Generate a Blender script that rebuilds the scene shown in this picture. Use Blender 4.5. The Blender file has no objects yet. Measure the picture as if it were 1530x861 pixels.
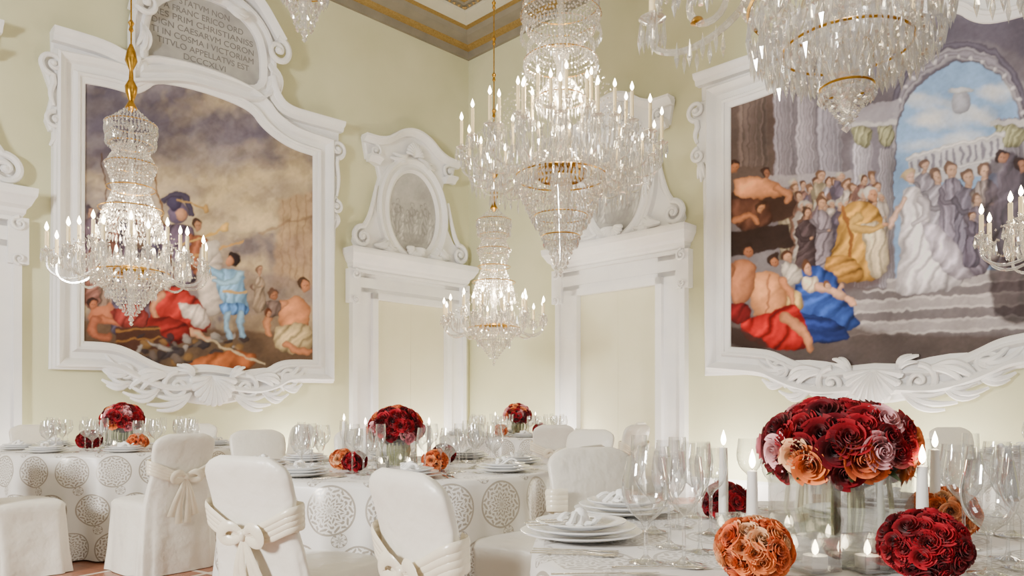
import bpy, math, random
import numpy as np
from mathutils import Vector, Matrix
random.seed(7); rng=np.random.RandomState(7)
F=1115.0; CX=765.0; HY=608.0; H=1.1; YC=12.0; XC=(700-CX)/F*YC
S2=math.sqrt(2); TZ=0.76
sc=bpy.context.scene
def lin(r,g,b):
    o=[]
    for v in (r,g,b):
        v=min(255,max(0,v))/255.0; o.append(v/12.92 if v<=.04045 else ((v+.055)/1.055)**2.4)
    return tuple(o)
# ---------------------------------------------------------------- materials
def newmat(name):
    m=bpy.data.materials.new(name); m.use_nodes=True
    nt=m.node_tree; nt.nodes.clear()
    out=nt.nodes.new('ShaderNodeOutputMaterial')
    return m,nt,out
class NB:
    def __init__(s,nt): s.nt=nt
    def n(s,t,**k):
        x=s.nt.nodes.new(t)
        for a,b in k.items(): setattr(x,a,b)
        return x
    def l(s,a,b): s.nt.links.new(a,b)
    def m(s,op,a,b=None,c=None):
        x=s.n('ShaderNodeMath',operation=op)
        for i,v in enumerate((a,b,c)):
            if v is None: continue
            if hasattr(v,'node'): s.l(v,x.inputs[i])
            else: x.inputs[i].default_value=v
        return x.outputs[0]
    def mix(s,f,a,b):
        x=s.n('ShaderNodeMix',data_type='RGBA')
        for k,v in ((0,f),(6,a),(7,b)):
            if hasattr(v,'node'): s.l(v,x.inputs[k])
            else: x.inputs[k].default_value=v if k==0 else (*v,1)
        return x.outputs[2]
def pmat(name,col,rough=.5,metal=0,noise=None,nscale=8,bump=0,bscale=40,sheen=0,spec=None,attr=False,coord='Object',bdist=.01):
    m,nt,out=newmat(name); b=NB(nt)
    p=b.n('ShaderNodeBsdfPrincipled'); b.l(p.outputs[0],out.inputs[0])
    p.inputs['Base Color'].default_value=(*col,1); p.inputs['Roughness'].default_value=rough
    p.inputs['Metallic'].default_value=metal
    if spec is not None: p.inputs['Specular IOR Level'].default_value=spec
    if sheen: p.inputs['Sheen Weight'].default_value=sheen
    tc=b.n('ShaderNodeTexCoord')
    if attr:
        a=b.n('ShaderNodeAttribute',attribute_name='Col'); b.l(a.outputs['Color'],p.inputs['Base Color'])
    elif noise:
        nz=b.n('ShaderNodeTexNoise'); nz.inputs['Scale'].default_value=nscale; nz.inputs['Detail'].default_value=5
        b.l(tc.outputs[coord],nz.inputs['Vector'])
        r=b.m('MULTIPLY_ADD',nz.outputs[0],2.2,-.6); r=b.m('MINIMUM',b.m('MAXIMUM',r,0.),1.)
        b.l(b.mix(r,col,noise),p.inputs['Base Color'])
    if bump:
        nz=b.n('ShaderNodeTexNoise'); nz.inputs['Scale'].default_value=bscale; nz.inputs['Detail'].default_value=4
        b.l(tc.outputs[coord],nz.inputs['Vector'])
        bp=b.n('ShaderNodeBump'); bp.inputs['Strength'].default_value=bump; bp.inputs['Distance'].default_value=bdist
        b.l(nz.outputs[0],bp.inputs['Height']); b.l(bp.outputs[0],p.inputs['Normal'])
    return m
def glassmat(name,tint=(1,1,1),base=.12,edge=.75,diff=.06,rough=.03,dark=None,pw=2.0):
    m,nt,out=newmat(name); b=NB(nt)
    lw=b.n('ShaderNodeLayerWeight'); lw.inputs[0].default_value=.35
    f=b.m('MULTIPLY_ADD',lw.outputs['Facing'],edge,base)
    tr=b.n('ShaderNodeBsdfTransparent'); tr.inputs[0].default_value=(*tint,1)
    if dark:
        b.l(b.mix(b.m('POWER',lw.outputs['Facing'],pw),tint,dark),tr.inputs[0])
    gl=b.n('ShaderNodeBsdfGlossy'); gl.inputs[0].default_value=(1,1,1,1); gl.inputs['Roughness'].default_value=rough
    mx=b.n('ShaderNodeMixShader'); b.l(f,mx.inputs[0]); b.l(tr.outputs[0],mx.inputs[1]); b.l(gl.outputs[0],mx.inputs[2])
    df=b.n('ShaderNodeBsdfDiffuse'); df.inputs[0].default_value=(.95,.93,.9,1)
    m2=b.n('ShaderNodeMixShader'); m2.inputs[0].default_value=diff; b.l(mx.outputs[0],m2.inputs[1]); b.l(df.outputs[0],m2.inputs[2])
    b.l(m2.outputs[0],out.inputs[0]); return m
def emat(name,col,st):
    m,nt,out=newmat(name); b=NB(nt)
    e=b.n('ShaderNodeEmission'); e.inputs[0].default_value=(*col,1); e.inputs[1].default_value=st
    b.l(e.outputs[0],out.inputs[0]); m.cycles.emission_sampling='NONE'; return m
M_WALL=pmat('wall_paint',lin(198,198,160),.85,noise=lin(210,209,174),nscale=1.3,bump=.05,bscale=25)
M_PL=pmat('white_plaster',lin(241,240,238),.5,noise=lin(229,229,231),nscale=3,bump=.12,bscale=30)
M_DOOR=pmat('door_paint',lin(212,209,176),.6,noise=lin(218,215,186),nscale=2)
M_STONE=pmat('grey_marble',lin(150,149,146),.6,noise=lin(178,176,172),nscale=5,bump=.1)
M_INS=pmat('inscription_ink',lin(116,114,112),.8)
M_GRIS=pmat('grisaille_fresco',lin(165,163,160),.8,attr=True)
M_FRES=pmat('fresco_paint',(.5,.5,.5),.75,attr=True,spec=.12)
M_GOLD=pmat('gilded_brass',lin(205,160,60),.28,1.0,noise=lin(160,115,40),nscale=30)
M_BROWN=pmat('ceiling_taupe',lin(118,112,98),.7,noise=lin(134,128,112),nscale=4)
M_CREAM=pmat('ceiling_cream',lin(196,194,176),.7,noise=lin(186,184,164),nscale=4)
M_GILT=pmat('ceiling_gilt',lin(170,142,84),.5,.5,noise=lin(140,114,62),nscale=40)
M_CRYS=glassmat('cut_crystal',(.97,.96,.94),.30,.5,.09,.04,dark=(.35,.33,.30),pw=1.6)
M_GLASS=glassmat('clear_glass',(.985,.99,.99),.09,.75,.02,.02,dark=(.30,.31,.31),pw=1.7)
M_ARM=glassmat('moulded_glass',(.97,.95,.90),.30,.5,.15,.05,dark=(.45,.42,.36))
M_CANDLE=pmat('candle_wax',lin(240,220,172),.5)
M_WAXW=pmat('white_candle_wax',lin(246,243,236),.45)
M_FLAME=emat('candle_flame',(1,.83,.54),30)
M_SAT=pmat('ivory_satin',lin(236,231,219),.36,noise=lin(226,220,206),nscale=2.5,bump=.7,bscale=4.5,sheen=.3,bdist=.035)
M_SASH=pmat('champagne_satin',lin(230,220,196),.26,bump=.4,bscale=12,sheen=.3)
M_CHINA=pmat('white_porcelain',lin(240,240,240),.12)
M_SILVER=pmat('silver',(.85,.84,.82),.16,1.0)
M_NAP=pmat('white_linen',lin(244,243,240),.8,bump=.1,bscale=60)
M_ROSE=pmat('rose_petals',(1,0,0),.6,attr=True,sheen=.12,spec=.2)
M_STEM=pmat('green_stems',lin(150,160,100),.5,noise=lin(206,204,160),nscale=14)
M_LEAF=pmat('dark_leaf',lin(40,60,28),.5)
M_MIRROR=pmat('mirror_tray',(.9,.9,.9),.04,1.0)
M_WICK=pmat('wick',(.03,.02,.02),.9)
def clothmat():
    m,nt,out=newmat('damask_tablecloth'); b=NB(nt)
    p=b.n('ShaderNodeBsdfPrincipled'); b.l(p.outputs[0],out.inputs[0]); p.inputs['Roughness'].default_value=.34
    p.inputs['Sheen Weight'].default_value=.2
    uv=b.n('ShaderNodeUVMap'); sp=b.n('ShaderNodeSeparateXYZ'); b.l(uv.outputs[0],sp.inputs[0])
    def medal(size,R,off,rings,pets):
        k=1/size
        v=b.m('ADD',b.m('MULTIPLY',sp.outputs[1],k),off)
        row=b.m('FLOORED_MODULO',b.m('FLOOR',v),2.0)
        u=b.m('ADD',b.m('ADD',b.m('MULTIPLY',sp.outputs[0],k),b.m('MULTIPLY',row,.5)),off*1.7)
        fu=b.m('SUBTRACT',b.m('FRACT',u),.5); fv=b.m('SUBTRACT',b.m('FRACT',v),.5)
        r=b.m('SQRT',b.m('ADD',b.m('MULTIPLY',fu,fu),b.m('MULTIPLY',fv,fv))); th=b.m('ARCTAN2',fv,fu)
        inside=b.m('LESS_THAN',r,R)
        ring=b.m('GREATER_THAN',b.m('SINE',b.m('ADD',b.m('MULTIPLY',r,rings),b.m('MULTIPLY',b.m('SINE',b.m('MULTIPLY',th,pets)),1.9))),-.15)
        pet=b.m('GREATER_THAN',b.m('SINE',b.m('ADD',b.m('MULTIPLY',th,pets*2),b.m('MULTIPLY',b.m('SINE',b.m('MULTIPLY',r,rings*.5)),1.5))),-.65)
        edge=b.m('MULTIPLY',b.m('GREATER_THAN',r,R*.92),inside)
        return b.m('MAXIMUM',b.m('MULTIPLY',b.m('MULTIPLY',inside,ring),pet),edge)
    m1=medal(.27,.42,.0,78.,10.); m2=medal(.27,.12,.5,70.,6.)
    mask=b.m('MAXIMUM',m1,m2)
    col=b.mix(b.m('MULTIPLY',mask,.85),lin(222,219,214),lin(150,141,128))
    b.l(col,p.inputs['Base Color']); b.l(b.m('MULTIPLY',mask,.3),p.inputs['Metallic'])
    return m
M_CLOTH=clothmat()
def floormat():
    m,nt,out=newmat('terracotta_floor'); b=NB(nt)
    p=b.n('ShaderNodeBsdfPrincipled'); b.l(p.outputs[0],out.inputs[0]); p.inputs['Roughness'].default_value=.3
    tc=b.n('ShaderNodeTexCoord'); mp=b.n('ShaderNodeMapping'); mp.inputs['Rotation'].default_value=(0,0,math.radians(32))
    b.l(tc.outputs['Object'],mp.inputs[0]); sp=b.n('ShaderNodeSeparateXYZ'); b.l(mp.outputs[0],sp.inputs[0])
    def line(o,sz,w):
        f=b.m('FRACT',b.m('DIVIDE',o,sz)); return b.m('LESS_THAN',f,w/sz)
    big=b.m('MAXIMUM',line(sp.outputs[0],.62,.035),line(sp.outputs[1],.62,.035))
    sm=b.m('MAXIMUM',line(sp.outputs[0],.155,.006),line(sp.outputs[1],.31,.006))
    nz=b.n('ShaderNodeTexNoise'); nz.inputs['Scale'].default_value=6; b.l(mp.outputs[0],nz.inputs['Vector'])
    c=b.mix(nz.outputs[0],lin(120,72,52),lin(164,108,82)); c=b.mix(sm,c,lin(90,62,50)); c=b.mix(big,c,lin(216,204,190))
    b.l(c,p.inputs['Base Color']); return m
M_FLOOR=floormat()
# ---------------------------------------------------------------- mesh builder
class MB:
    def __init__(s): s.v=[];s.f=[];s.m=[];s.c=[];s.n=0
    def add(s,v,f,m=0,col=None):
        v=np.asarray(v,float).reshape(-1,3); n=s.n
        s.v.append(v); s.f.extend([tuple(int(i)+n for i in q) for q in f]); s.m.extend([m]*len(f))
        if col is None: col=(1,1,1)
        s.c.append(np.broadcast_to(np.asarray(col,float).reshape(-1,3),(len(v),3))); s.n+=len(v)
    def surf(s,P,cu=False,cv=False,m=0,col=None):
        P=np.asarray(P,float); a,b=P.shape[:2]; f=[]
        for i in range(a if cu else a-1):
            for j in range(b if cv else b-1):
                f.append((i*b+j,((i+1)%a)*b+j,((i+1)%a)*b+(j+1)%b,i*b+(j+1)%b))
        s.add(P.reshape(-1,3),f,m,col)
    def box(s,x0,x1,y0,y1,z0,z1,m=0):
        v=[(x,y,z) for x in (x0,x1) for y in (y0,y1) for z in (z0,z1)]
        s.add(v,[(0,1,3,2),(4,6,7,5),(0,4,5,1),(2,3,7,6),(0,2,6,4),(1,5,7,3)],m)
    def lathe(s,prof,seg=24,c=(0,0,0),m=0,col=None):
        t=np.linspace(0,2*math.pi,seg,endpoint=False)
        P=np.array([[(c[0]+r*math.cos(a),c[1]+r*math.sin(a),c[2]+z) for a in t] for r,z in prof])
        s.surf(P,False,True,m,col)
    def tube(s,path,rad,seg=8,m=0,ref=None,cap=True,col=None):
        p=np.asarray(path,float); n=len(p)
        r=np.asarray(rad,float)
        if r.ndim==0: r=np.full((n,2),float(r))
        elif r.ndim==1:
            r=np.stack([r,r],1) if len(r)==n else np.tile(r,(n,1))
        t=np.gradient(p,axis=0); t/=np.linalg.norm(t,axis=1)[:,None]+1e-9
        if ref is None:
            ref=np.array([0,0,1.]) if abs(t[:,2]).mean()<.8 else np.array([0,1.,0])
        n1=np.cross(t,np.asarray(ref,float)); n1/=np.linalg.norm(n1,axis=1)[:,None]+1e-9
        n2=np.cross(n1,t)
        th=np.linspace(0,2*math.pi,seg,endpoint=False)
        P=p[:,None,:]+n1[:,None,:]*(np.cos(th)[None,:,None]*r[:,0][:,None,None])+n2[:,None,:]*(np.sin(th)[None,:,None]*r[:,1][:,None,None])
        s.surf(P,False,True,m,col)
        if cap:
            s.add(P[0],[tuple(range(seg))],m,col); s.add(P[-1],[tuple(range(seg))],m,col)
    def ball(s,c,r,seg=12,m=0,col=None,rz=None):
        rz=rz or r
        s.lathe([(r*math.sin(a)+1e-5,-rz*math.cos(a)) for a in np.linspace(0,math.pi,max(5,seg//2+1))],seg,c,m,col)
    def ring(s,loops,closed=True,m=0,cap0=False,cap1=False):
        P=np.array(loops); s.surf(P,False,closed,m)
        if cap0: s.add(P[0],[tuple(range(P.shape[1]))],m)
        if cap1: s.add(P[-1],[tuple(range(P.shape[1]))],m)
    def obj(s,name,mats,parent=None,M=None,smooth=True,angle=38,colattr=False):
        me=bpy.data.meshes.new(name)
        v=np.concatenate(s.v) if s.v else np.zeros((0,3))
        me.from_pydata(v.tolist(),[],s.f)
        for mt in (mats if isinstance(mats,(list,tuple)) else [mats]): me.materials.append(mt)
        me.polygons.foreach_set('material_index',s.m)
        if colattr:
            a=me.color_attributes.new('Col','FLOAT_COLOR','POINT')
            c=np.concatenate(s.c); c=np.concatenate([c,np.ones((len(c),1))],1).astype(np.float32)
            a.data.foreach_set('color',c.ravel())
        if smooth:
            me.polygons.foreach_set('use_smooth',[True]*len(me.polygons))
            try: me.set_sharp_from_angle(angle=math.radians(angle))
            except Exception: pass
        me.update()
        o=bpy.data.objects.new(name,me); sc.collection.objects.link(o)
        if M is not None: o.matrix_basis=M
        if parent is not None:
            o.parent=parent; o.matrix_parent_inverse=parent.matrix_basis.inverted()
        return o
def empty(name,M):
    e=bpy.data.objects.new(name,None); e.empty_display_size=.1; sc.collection.objects.link(e); e.matrix_basis=M; return e
def T(x,y,z): return Matrix.Translation((x,y,z))
# ---------------------------------------------------------------- wall frames
i2=1/S2
M_L=Matrix(((i2,0,i2,XC),(i2,0,-i2,YC),(0,1,0,0),(0,0,0,1)))
M_R=Matrix(((i2,0,-i2,XC),(-i2,0,-i2,YC),(0,1,0,0),(0,0,0,1)))
def WL(px,py):
    s=(px-CX)/F; t=(XC-s*YC)/(1-s); return (-t*S2,H+(HY-py)/F*(YC-t))
def WR(px,py):
    s=(px-CX)/F; t=(s*YC-XC)/(1+s); return (t*S2,H+(HY-py)/F*(YC-t))
def projL(a,z):
    t=-a/S2; Y=YC-t; return CX+F*(XC-t)/Y, HY-(z-H)*F/Y
def projR(a,z):
    t=a/S2; Y=YC-t; return CX+F*(XC+t)/Y, HY-(z-H)*F/Y
def chaikin(p,it=2):
    p=[tuple(q) for q in p]
    for _ in range(it):
        o=[p[0]]
        for a,b in zip(p[:-1],p[1:]):
            o.append(tuple(x*.75+y*.25 for x,y in zip(a,b))); o.append(tuple(x*.25+y*.75 for x,y in zip(a,b)))
        o.append(p[-1]); p=o
    return p
def offset(poly,d):
    p=np.array(poly); a=np.roll(p,1,0); b=np.roll(p,-1,0)
    area=.5*np.sum(p[:,0]*b[:,1]-b[:,0]*p[:,1]); sg=1 if area>0 else -1
    def nr(e):
        e=e/(np.linalg.norm(e,axis=1)[:,None]+1e-9); return np.stack([e[:,1],-e[:,0]],1)*sg
    n1=nr(p-a); n2=nr(b-p); n=n1+n2; l=np.linalg.norm(n,axis=1)[:,None]; n=n/(l+1e-9)
    c=np.maximum(np.sum(n*n1,1),.5)[:,None]
    return p+n*d/c
def moulding(mb,poly,prof,m=0):
    loops=[]
    for d,h in prof:
        q=offset(poly,d); loops.append(np.concatenate([q,np.full((len(q),1),h)],1))
    mb.ring(loops,True,m)
def plate(mb,poly,n0,n1,bev=.02,m=0):
    p=np.array(poly); q=offset(p,-bev); f=lambda a,h:np.concatenate([a,np.full((len(a),1),h)],1)
    mb.ring([f(p,n0),f(p,n1-bev),f(q,n1)],True,m,cap1=True)
def ribbon(mb,path,prof,m=0):
    p=np.array(path,float); t=np.gradient(p,axis=0); t/=np.linalg.norm(t,axis=1)[:,None]+1e-9
    n=np.stack([-t[:,1],t[:,0]],1)
    L=[np.concatenate([p+n*d,np.full((len(p),1),h)],1) for d,h in prof]
    P=np.array(L); mb.surf(P,False,False,m)
    mb.add(P[:,0],[tuple(range(len(prof)))],m); mb.add(P[:,-1],[tuple(range(len(prof)))],m)
def spiral(mb,c,r,turns=1.6,start=0,dirn=1,w=.03,n0=.08,m=0,lead=None):
    k=int(26*turns); pts=[];rad=[]
    for i in range(k+1):
        f=i/k; a=start+dirn*f*turns*2*math.pi; rr=r*(1-f)**1.0+.012
        pts.append((c[0]+rr*math.cos(a),c[1]+rr*math.sin(a),n0+.03*f)); rad.append(w*(1-.55*f))
    if lead is not None:
        l=[(x,y,n0) for x,y in lead]; pts=l+pts; rad=list(np.linspace(w*.6,w,len(l)))+rad
    mb.tube(pts,rad,8,m,ref=(0,0,1)); mb.ball((c[0],c[1],n0+.02),w*1.1,8,m)
def leaf(mb,p0,p1,bend,w,n0=.06,m=0):
    p0=np.array(p0);p1=np.array(p1);d=p1-p0;nn=np.array([-d[1],d[0]])
    for k,off in enumerate((-.5,0,.5)):
        pts=[];rad=[]
        for i in range(9):
            f=i/8; q=p0+d*f*(1-.18*abs(off)*2)+nn*(bend*math.sin(f*math.pi*.9)+off*.5*f*(1-f*.3))
            pts.append((q[0],q[1],n0+.05*math.sin(f*math.pi))); rad.append(w*(.35+.65*math.sin(math.pi*min(1,f*.85+.1)))*(1-.25*abs(off)))
        mb.tube(pts,rad,6,m,ref=(0,0,1))
def shell(mb,c,w,h,n0=.08,m=0,flip=-1):
    K=11
    for i in range(K):
        a=math.radians(-80+160*i/(K-1)); ex=c[0]+w*math.sin(a); ez=c[1]+flip*(-.35*h)+flip*h*1.25*math.cos(a)
        pts=[];rad=[]
        for j in range(8):
            f=j/7; pts.append((c[0]+(ex-c[0])*f,(c[1]-flip*.35*h)+(ez-(c[1]-flip*.35*h))*f,n0+.07*math.sin(f*2.4))); rad.append(.008+f*w*.15)
        mb.tube(pts,rad,7,m,ref=(0,0,1)); mb.ball(pts[-1],rad[-1],7,m)
# ---------------------------------------------------------------- room
mb=MB(); mb.box(-9,9,1.0-6,14,-.1,0); mb.obj('floor',M_FLOOR,smooth=False)
L=13.0
mb=MB(); mb.box(-L,0.0,0,7.3,-.2,0); mb.obj('wall_left',M_WALL,M=M_L,smooth=False)
mb=MB(); mb.box(0.0,L,0,7.3,-.2,0); mb.obj('wall_right',M_WALL,M=M_R,smooth=False)
mb=MB(); mb.box(-10,9,-5,14,7.2,7.35); mb.obj('ceiling',M_CREAM,smooth=False)
prof=[(0,6.66,0),(.05,6.66,0),(.07,6.76,2),(.13,6.78,2),(.15,6.82,0),(.30,6.86,0),(.34,6.92,2),(.40,6.93,2),(.42,6.93,1),(.62,6.97,1),(.64,7.0,0),(.74,7.0,0),(.76,7.02,2),(.84,7.03,2),(.86,7.03,1),(1.2,7.05,1),(1.22,7.08,0),(1.5,7.08,0),(1.52,7.1,2),(1.6,7.11,2),(1.62,7.12,1),(1.95,7.19,1)]
for nm,sg,Mx in (('left',-1,M_L),('right',1,M_R)):
    mb=MB()
    for (n0,z0,c0),(n1,z1,c1) in zip(prof[:-1],prof[1:]):
        mb.add([(sg*n0,z0,n0),(sg*L,z0,n0),(sg*L,z1,n1),(sg*n1,z1,n1)],[(0,1,2,3)],c0)
    for k in range(int(L/.09)):
        a=.72+k*.09
        mb.add(np.array([(0,-.03,0),(.03,0,0),(0,0,.03),(-.03,0,0),(0,0,-.03)])+np.array([sg*a,6.985,.70]),[(0,1,2),(0,2,3),(0,3,4),(0,4,1)],2)
    mb.obj('trim_cornice_'+nm,[M_BROWN,M_CREAM,M_GILT],M=Mx,smooth=False)
    mb=MB(); mb.ring([[(0,0,.03),(sg*L,0,.03)],[(0,.22,.03),(sg*L,.22,.03)],[(0,.25,0),(sg*L,.25,0)]],False); mb.obj('baseboard_'+nm,M_PL,M=Mx,smooth=False)
# ---------------------------------------------------------------- painting engine
def fbm(h,w,sc0,seed,oct=4):
    r=np.random.RandomState(seed); o=np.zeros((h,w)); amp=1;tot=0;s=sc0
    for k in range(oct):
        gh=int(h/s)+3; gw=int(w/s)+3; g=r.rand(gh,gw)
        y=np.arange(h)/s; x=np.arange(w)/s; yi=y.astype(int); xi=x.astype(int); fy=y-yi; fx=x-xi
        fy=fy*fy*(3-2*fy); fx=fx*fx*(3-2*fx)
        a=g[yi][:,xi];b=g[yi][:,xi+1];c=g[yi+1][:,xi];d=g[yi+1][:,xi+1]
        o+=amp*((a*(1-fx)+b*fx)*(1-fy)[:,None]+(c*(1-fx)+d*fx)*fy[:,None]); tot+=amp; amp*=.55; s=max(2,s/2)
    return o/tot
class Paint:
    def __init__(s,x0,y0,x1,y1,bg):
        s.x0=x0;s.y0=y0; s.w=int(x1-x0)+1; s.h=int(y1-y0)+1
        s.Y,s.X=np.mgrid[y0:y0+s.h,x0:x0+s.w].astype(float)
        s.im=np.zeros((s.h,s.w,3)); s.im[:]=bg; s.k=0
    def win(s,xa,ya,xb,yb):
        i0=max(0,int(ya-s.y0)-4);i1=min(s.h,int(yb-s.y0)+5);j0=max(0,int(xa-s.x0)-4);j1=min(s.w,int(xb-s.x0)+5)
        if i1<=i0 or j1<=j0: return None
        return slice(i0,i1),slice(j0,j1)
    def blend(s,sl,a,col,fold=None,sh=None):
        X=s.X[sl];Y=s.Y[sl]; c=np.ones(X.shape+(3,))*np.array(col)
        if fold:
            s.k+=1; q=s.k*1.7
            amp,fr,an=fold; fr=fr*.9; u=X*math.cos(an)+Y*math.sin(an); v=-X*math.sin(an)+Y*math.cos(an)
            ph=fr*u+1.5*np.sin(.045*v+q)+.9*np.sin(.11*v+.05*u+q*2)
            f=np.abs(np.sin(ph*.5))*1.7-1+.45*np.sin(ph*1.9+v*.05+q)
            c=c*np.clip(1+amp*1.35*f,.1,2)[...,None]
        if sh is not None: c=c*sh[...,None]
        s.im[sl]=s.im[sl]*(1-a[...,None])+np.clip(c,0,1)*a[...,None]
    def ell(s,cx,cy,rx,ry,col,ang=0,al=1,soft=1.2,fold=None):
        R=max(rx,ry)+3; sl=s.win(cx-R,cy-R,cx+R,cy+R)
        if sl is None: return
        X=s.X[sl]-cx;Y=s.Y[sl]-cy;c,n=math.cos(ang),math.sin(ang)
        d=np.sqrt(((X*c+Y*n)/rx)**2+((-X*n+Y*c)/ry)**2); a=np.clip((1-d)*min(rx,ry)/soft+.5,0,1)*al
        sh=1.12-.38*np.clip(d,0,1)**2-.25*(X/rx*.7+Y/ry*.6) if al>=.8 else None
        s.blend(sl,a,col,fold,sh)
    def poly(s,pts,col,al=1,soft=1.2,fold=None,sm=1):
        if sm: pts=chaikin(list(pts)+[pts[0]],2)[:-1]
        p=np.array(pts,float); sl=s.win(p[:,0].min(),p[:,1].min(),p[:,0].max(),p[:,1].max())
        if sl is None: return
        X=s.X[sl];Y=s.Y[sl]; ins=np.zeros(X.shape,bool); D=np.full(X.shape,1e9)
        for (xa,ya),(xb,yb) in zip(p,np.roll(p,-1,0)):
            if ya!=yb:
                cnd=((ya>Y)!=(yb>Y))&(X<(xb-xa)*(Y-ya)/(yb-ya)+xa); ins^=cnd
            dx,dy=xb-xa,yb-ya; q=np.clip(((X-xa)*dx+(Y-ya)*dy)/(dx*dx+dy*dy+1e-9),0,1)
            D=np.minimum(D,np.hypot(X-xa-q*dx,Y-ya-q*dy))
        a=np.clip(np.where(ins,D,-D)/soft+.5,0,1)*al; sh=None
        if fold:
            W=np.ptp(p[:,0])+1;Hh=np.ptp(p[:,1])+1; w=min(W,Hh)*.28
            sh=.45+.62*np.clip(np.where(ins,D,0)/w,0,1)**.6; sh=sh*(1.1-.5*(X-p[:,0].mean())/W-.32*(Y-p[:,1].mean())/Hh)
        s.blend(sl,a,col,fold,sh)
    def st(s,pts,w0,w1,col,al=1,fold=None):
        p=chaikin(pts,2) if len(pts)>2 else list(pts); p=np.array(p,float); n=len(p)
        W=max(w0,w1)+2; sl=s.win(p[:,0].min()-W,p[:,1].min()-W,p[:,0].max()+W,p[:,1].max()+W)
        if sl is None: return
        X=s.X[sl];Y=s.Y[sl]; A=np.full(X.shape,-1e9)
        for i in range(n-1):
            xa,ya=p[i];xb,yb=p[i+1];dx,dy=xb-xa,yb-ya; q=np.clip(((X-xa)*dx+(Y-ya)*dy)/(dx*dx+dy*dy+1e-9),0,1)
            w=w0+(w1-w0)*((i+q)/(n-1)); A=np.maximum(A,w-np.hypot(X-xa-q*dx,Y-ya-q*dy))
        sh=.6+.5*np.clip(A/max(1,min(w0,w1)),0,1) if min(w0,w1)>=3 else None
        s.blend(sl,np.clip(A+.5,0,1)*al,col,fold,sh)
    def grad(s,stops):
        ys=[a for a,_ in stops]
        for k in range(3): s.im[...,k]=np.interp(s.Y,ys,[c[k] for _,c in stops])
    def noise(s,sc0,seed,c,al,thr=.5,k=3):
        n=np.clip((fbm(s.h,s.w,sc0,seed)-thr)*k+.5,0,1)[...,None]*al; s.im=s.im*(1-n)+np.array(c)*n
    def head(s,x,y,r,skin=(205,160,130),hair=(90,60,45),ang=0):
        s.ell(x-r*.1,y-r*.3,r*.95,r*.98,lin(*hair),ang); s.ell(x+r*.2*math.cos(ang+.3),y+r*.12,r*.66,r*.86,lin(*skin),ang)
        dk=tuple(v*.6 for v in skin); s.ell(x+r*.42,y,r*.13,r*.08,lin(*dk)); s.ell(x-r*.02,y,r*.13,r*.08,lin(*dk)); s.st([(x+r*.3,y),(x+r*.34,y+r*.3)],.5,.6,lin(*tuple(v*.85 for v in skin)))
    def person(s,x,y,h,cloth,skin=(205,160,130),hair=(90,60,45),lean=0,wd=1,arm=None):
        r=h*.07; w=h*.15*wd
        s.st([(x,y+r),(x+lean*.1,y+r*2)],r*.5,r*.6,lin(*skin))
        s.poly([(x-w*.4,y+r*1.2),(x+w*.4,y+r*1.2),(x+w+lean*.3,y+h*.22),(x+w*.7+lean*.6,y+h*.5),(x+w*1.2+lean,y+h*.93),(x-w*1.2+lean,y+h*.95),(x-w*.8+lean*.6,y+h*.5),(x-w+lean*.3,y+h*.22)],lin(*cloth),fold=(.28,.6,.15+.5*math.sin(x)))
        s.head(x,y,r,skin,hair)
        s.st([(x-w*.8,y+h*.22),(x-w*.5,y+h*.36),(x+w*.4,y+h*.33)],h*.035,h*.028,lin(*tuple(v*.9 for v in cloth))); s.ell(x+w*.5,y+h*.33,h*.022,h*.018,lin(*skin))
    def finish(s,seed,tone=(120,108,104),sat=.95,tm=.05,gam=1.22,gain=1.12):
        hh,ww=s.h,s.w
        def warp(a,sc_,sd):
            dx=(fbm(hh,ww,sc_,sd,2)-.5)*a; dy=(fbm(hh,ww,sc_,sd+1,2)-.5)*a
            yi=np.clip(np.arange(hh)[:,None]+dy,0,hh-1.01); xi=np.clip(np.arange(ww)[None]+dx,0,ww-1.01)
            y0=yi.astype(int);x0=xi.astype(int);fy=(yi-y0)[...,None];fx=(xi-x0)[...,None]; I=s.im
            s.im=(I[y0,x0]*(1-fx)+I[y0,x0+1]*fx)*(1-fy)+(I[y0+1,x0]*(1-fx)+I[y0+1,x0+1]*fx)*fy
        warp(8,12,seed); warp(1.6,4,seed+5)
        l=(s.im@np.array([.25,.6,.15]))[...,None]; s.im=l+(s.im-l)*sat
        s.im=s.im*(1-tm)+np.array(lin(*tone))*tm
        s.im*=(.66+.68*fbm(hh,ww,70,seed+9,3))[...,None]; s.im*=(.93+.14*fbm(hh,ww,4,seed+11,2))[...,None]
        g=fbm(hh,ww*2,7,seed+13,2); sx=(np.arange(ww)[None]+np.arange(hh)[:,None]*.6).astype(int)%(ww*2); s.im*=(.93+.14*g[np.arange(hh)[:,None],sx])[...,None]
        s.im=np.clip(np.clip(s.im,0,1)**gam*gain,0,1); return s
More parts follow.
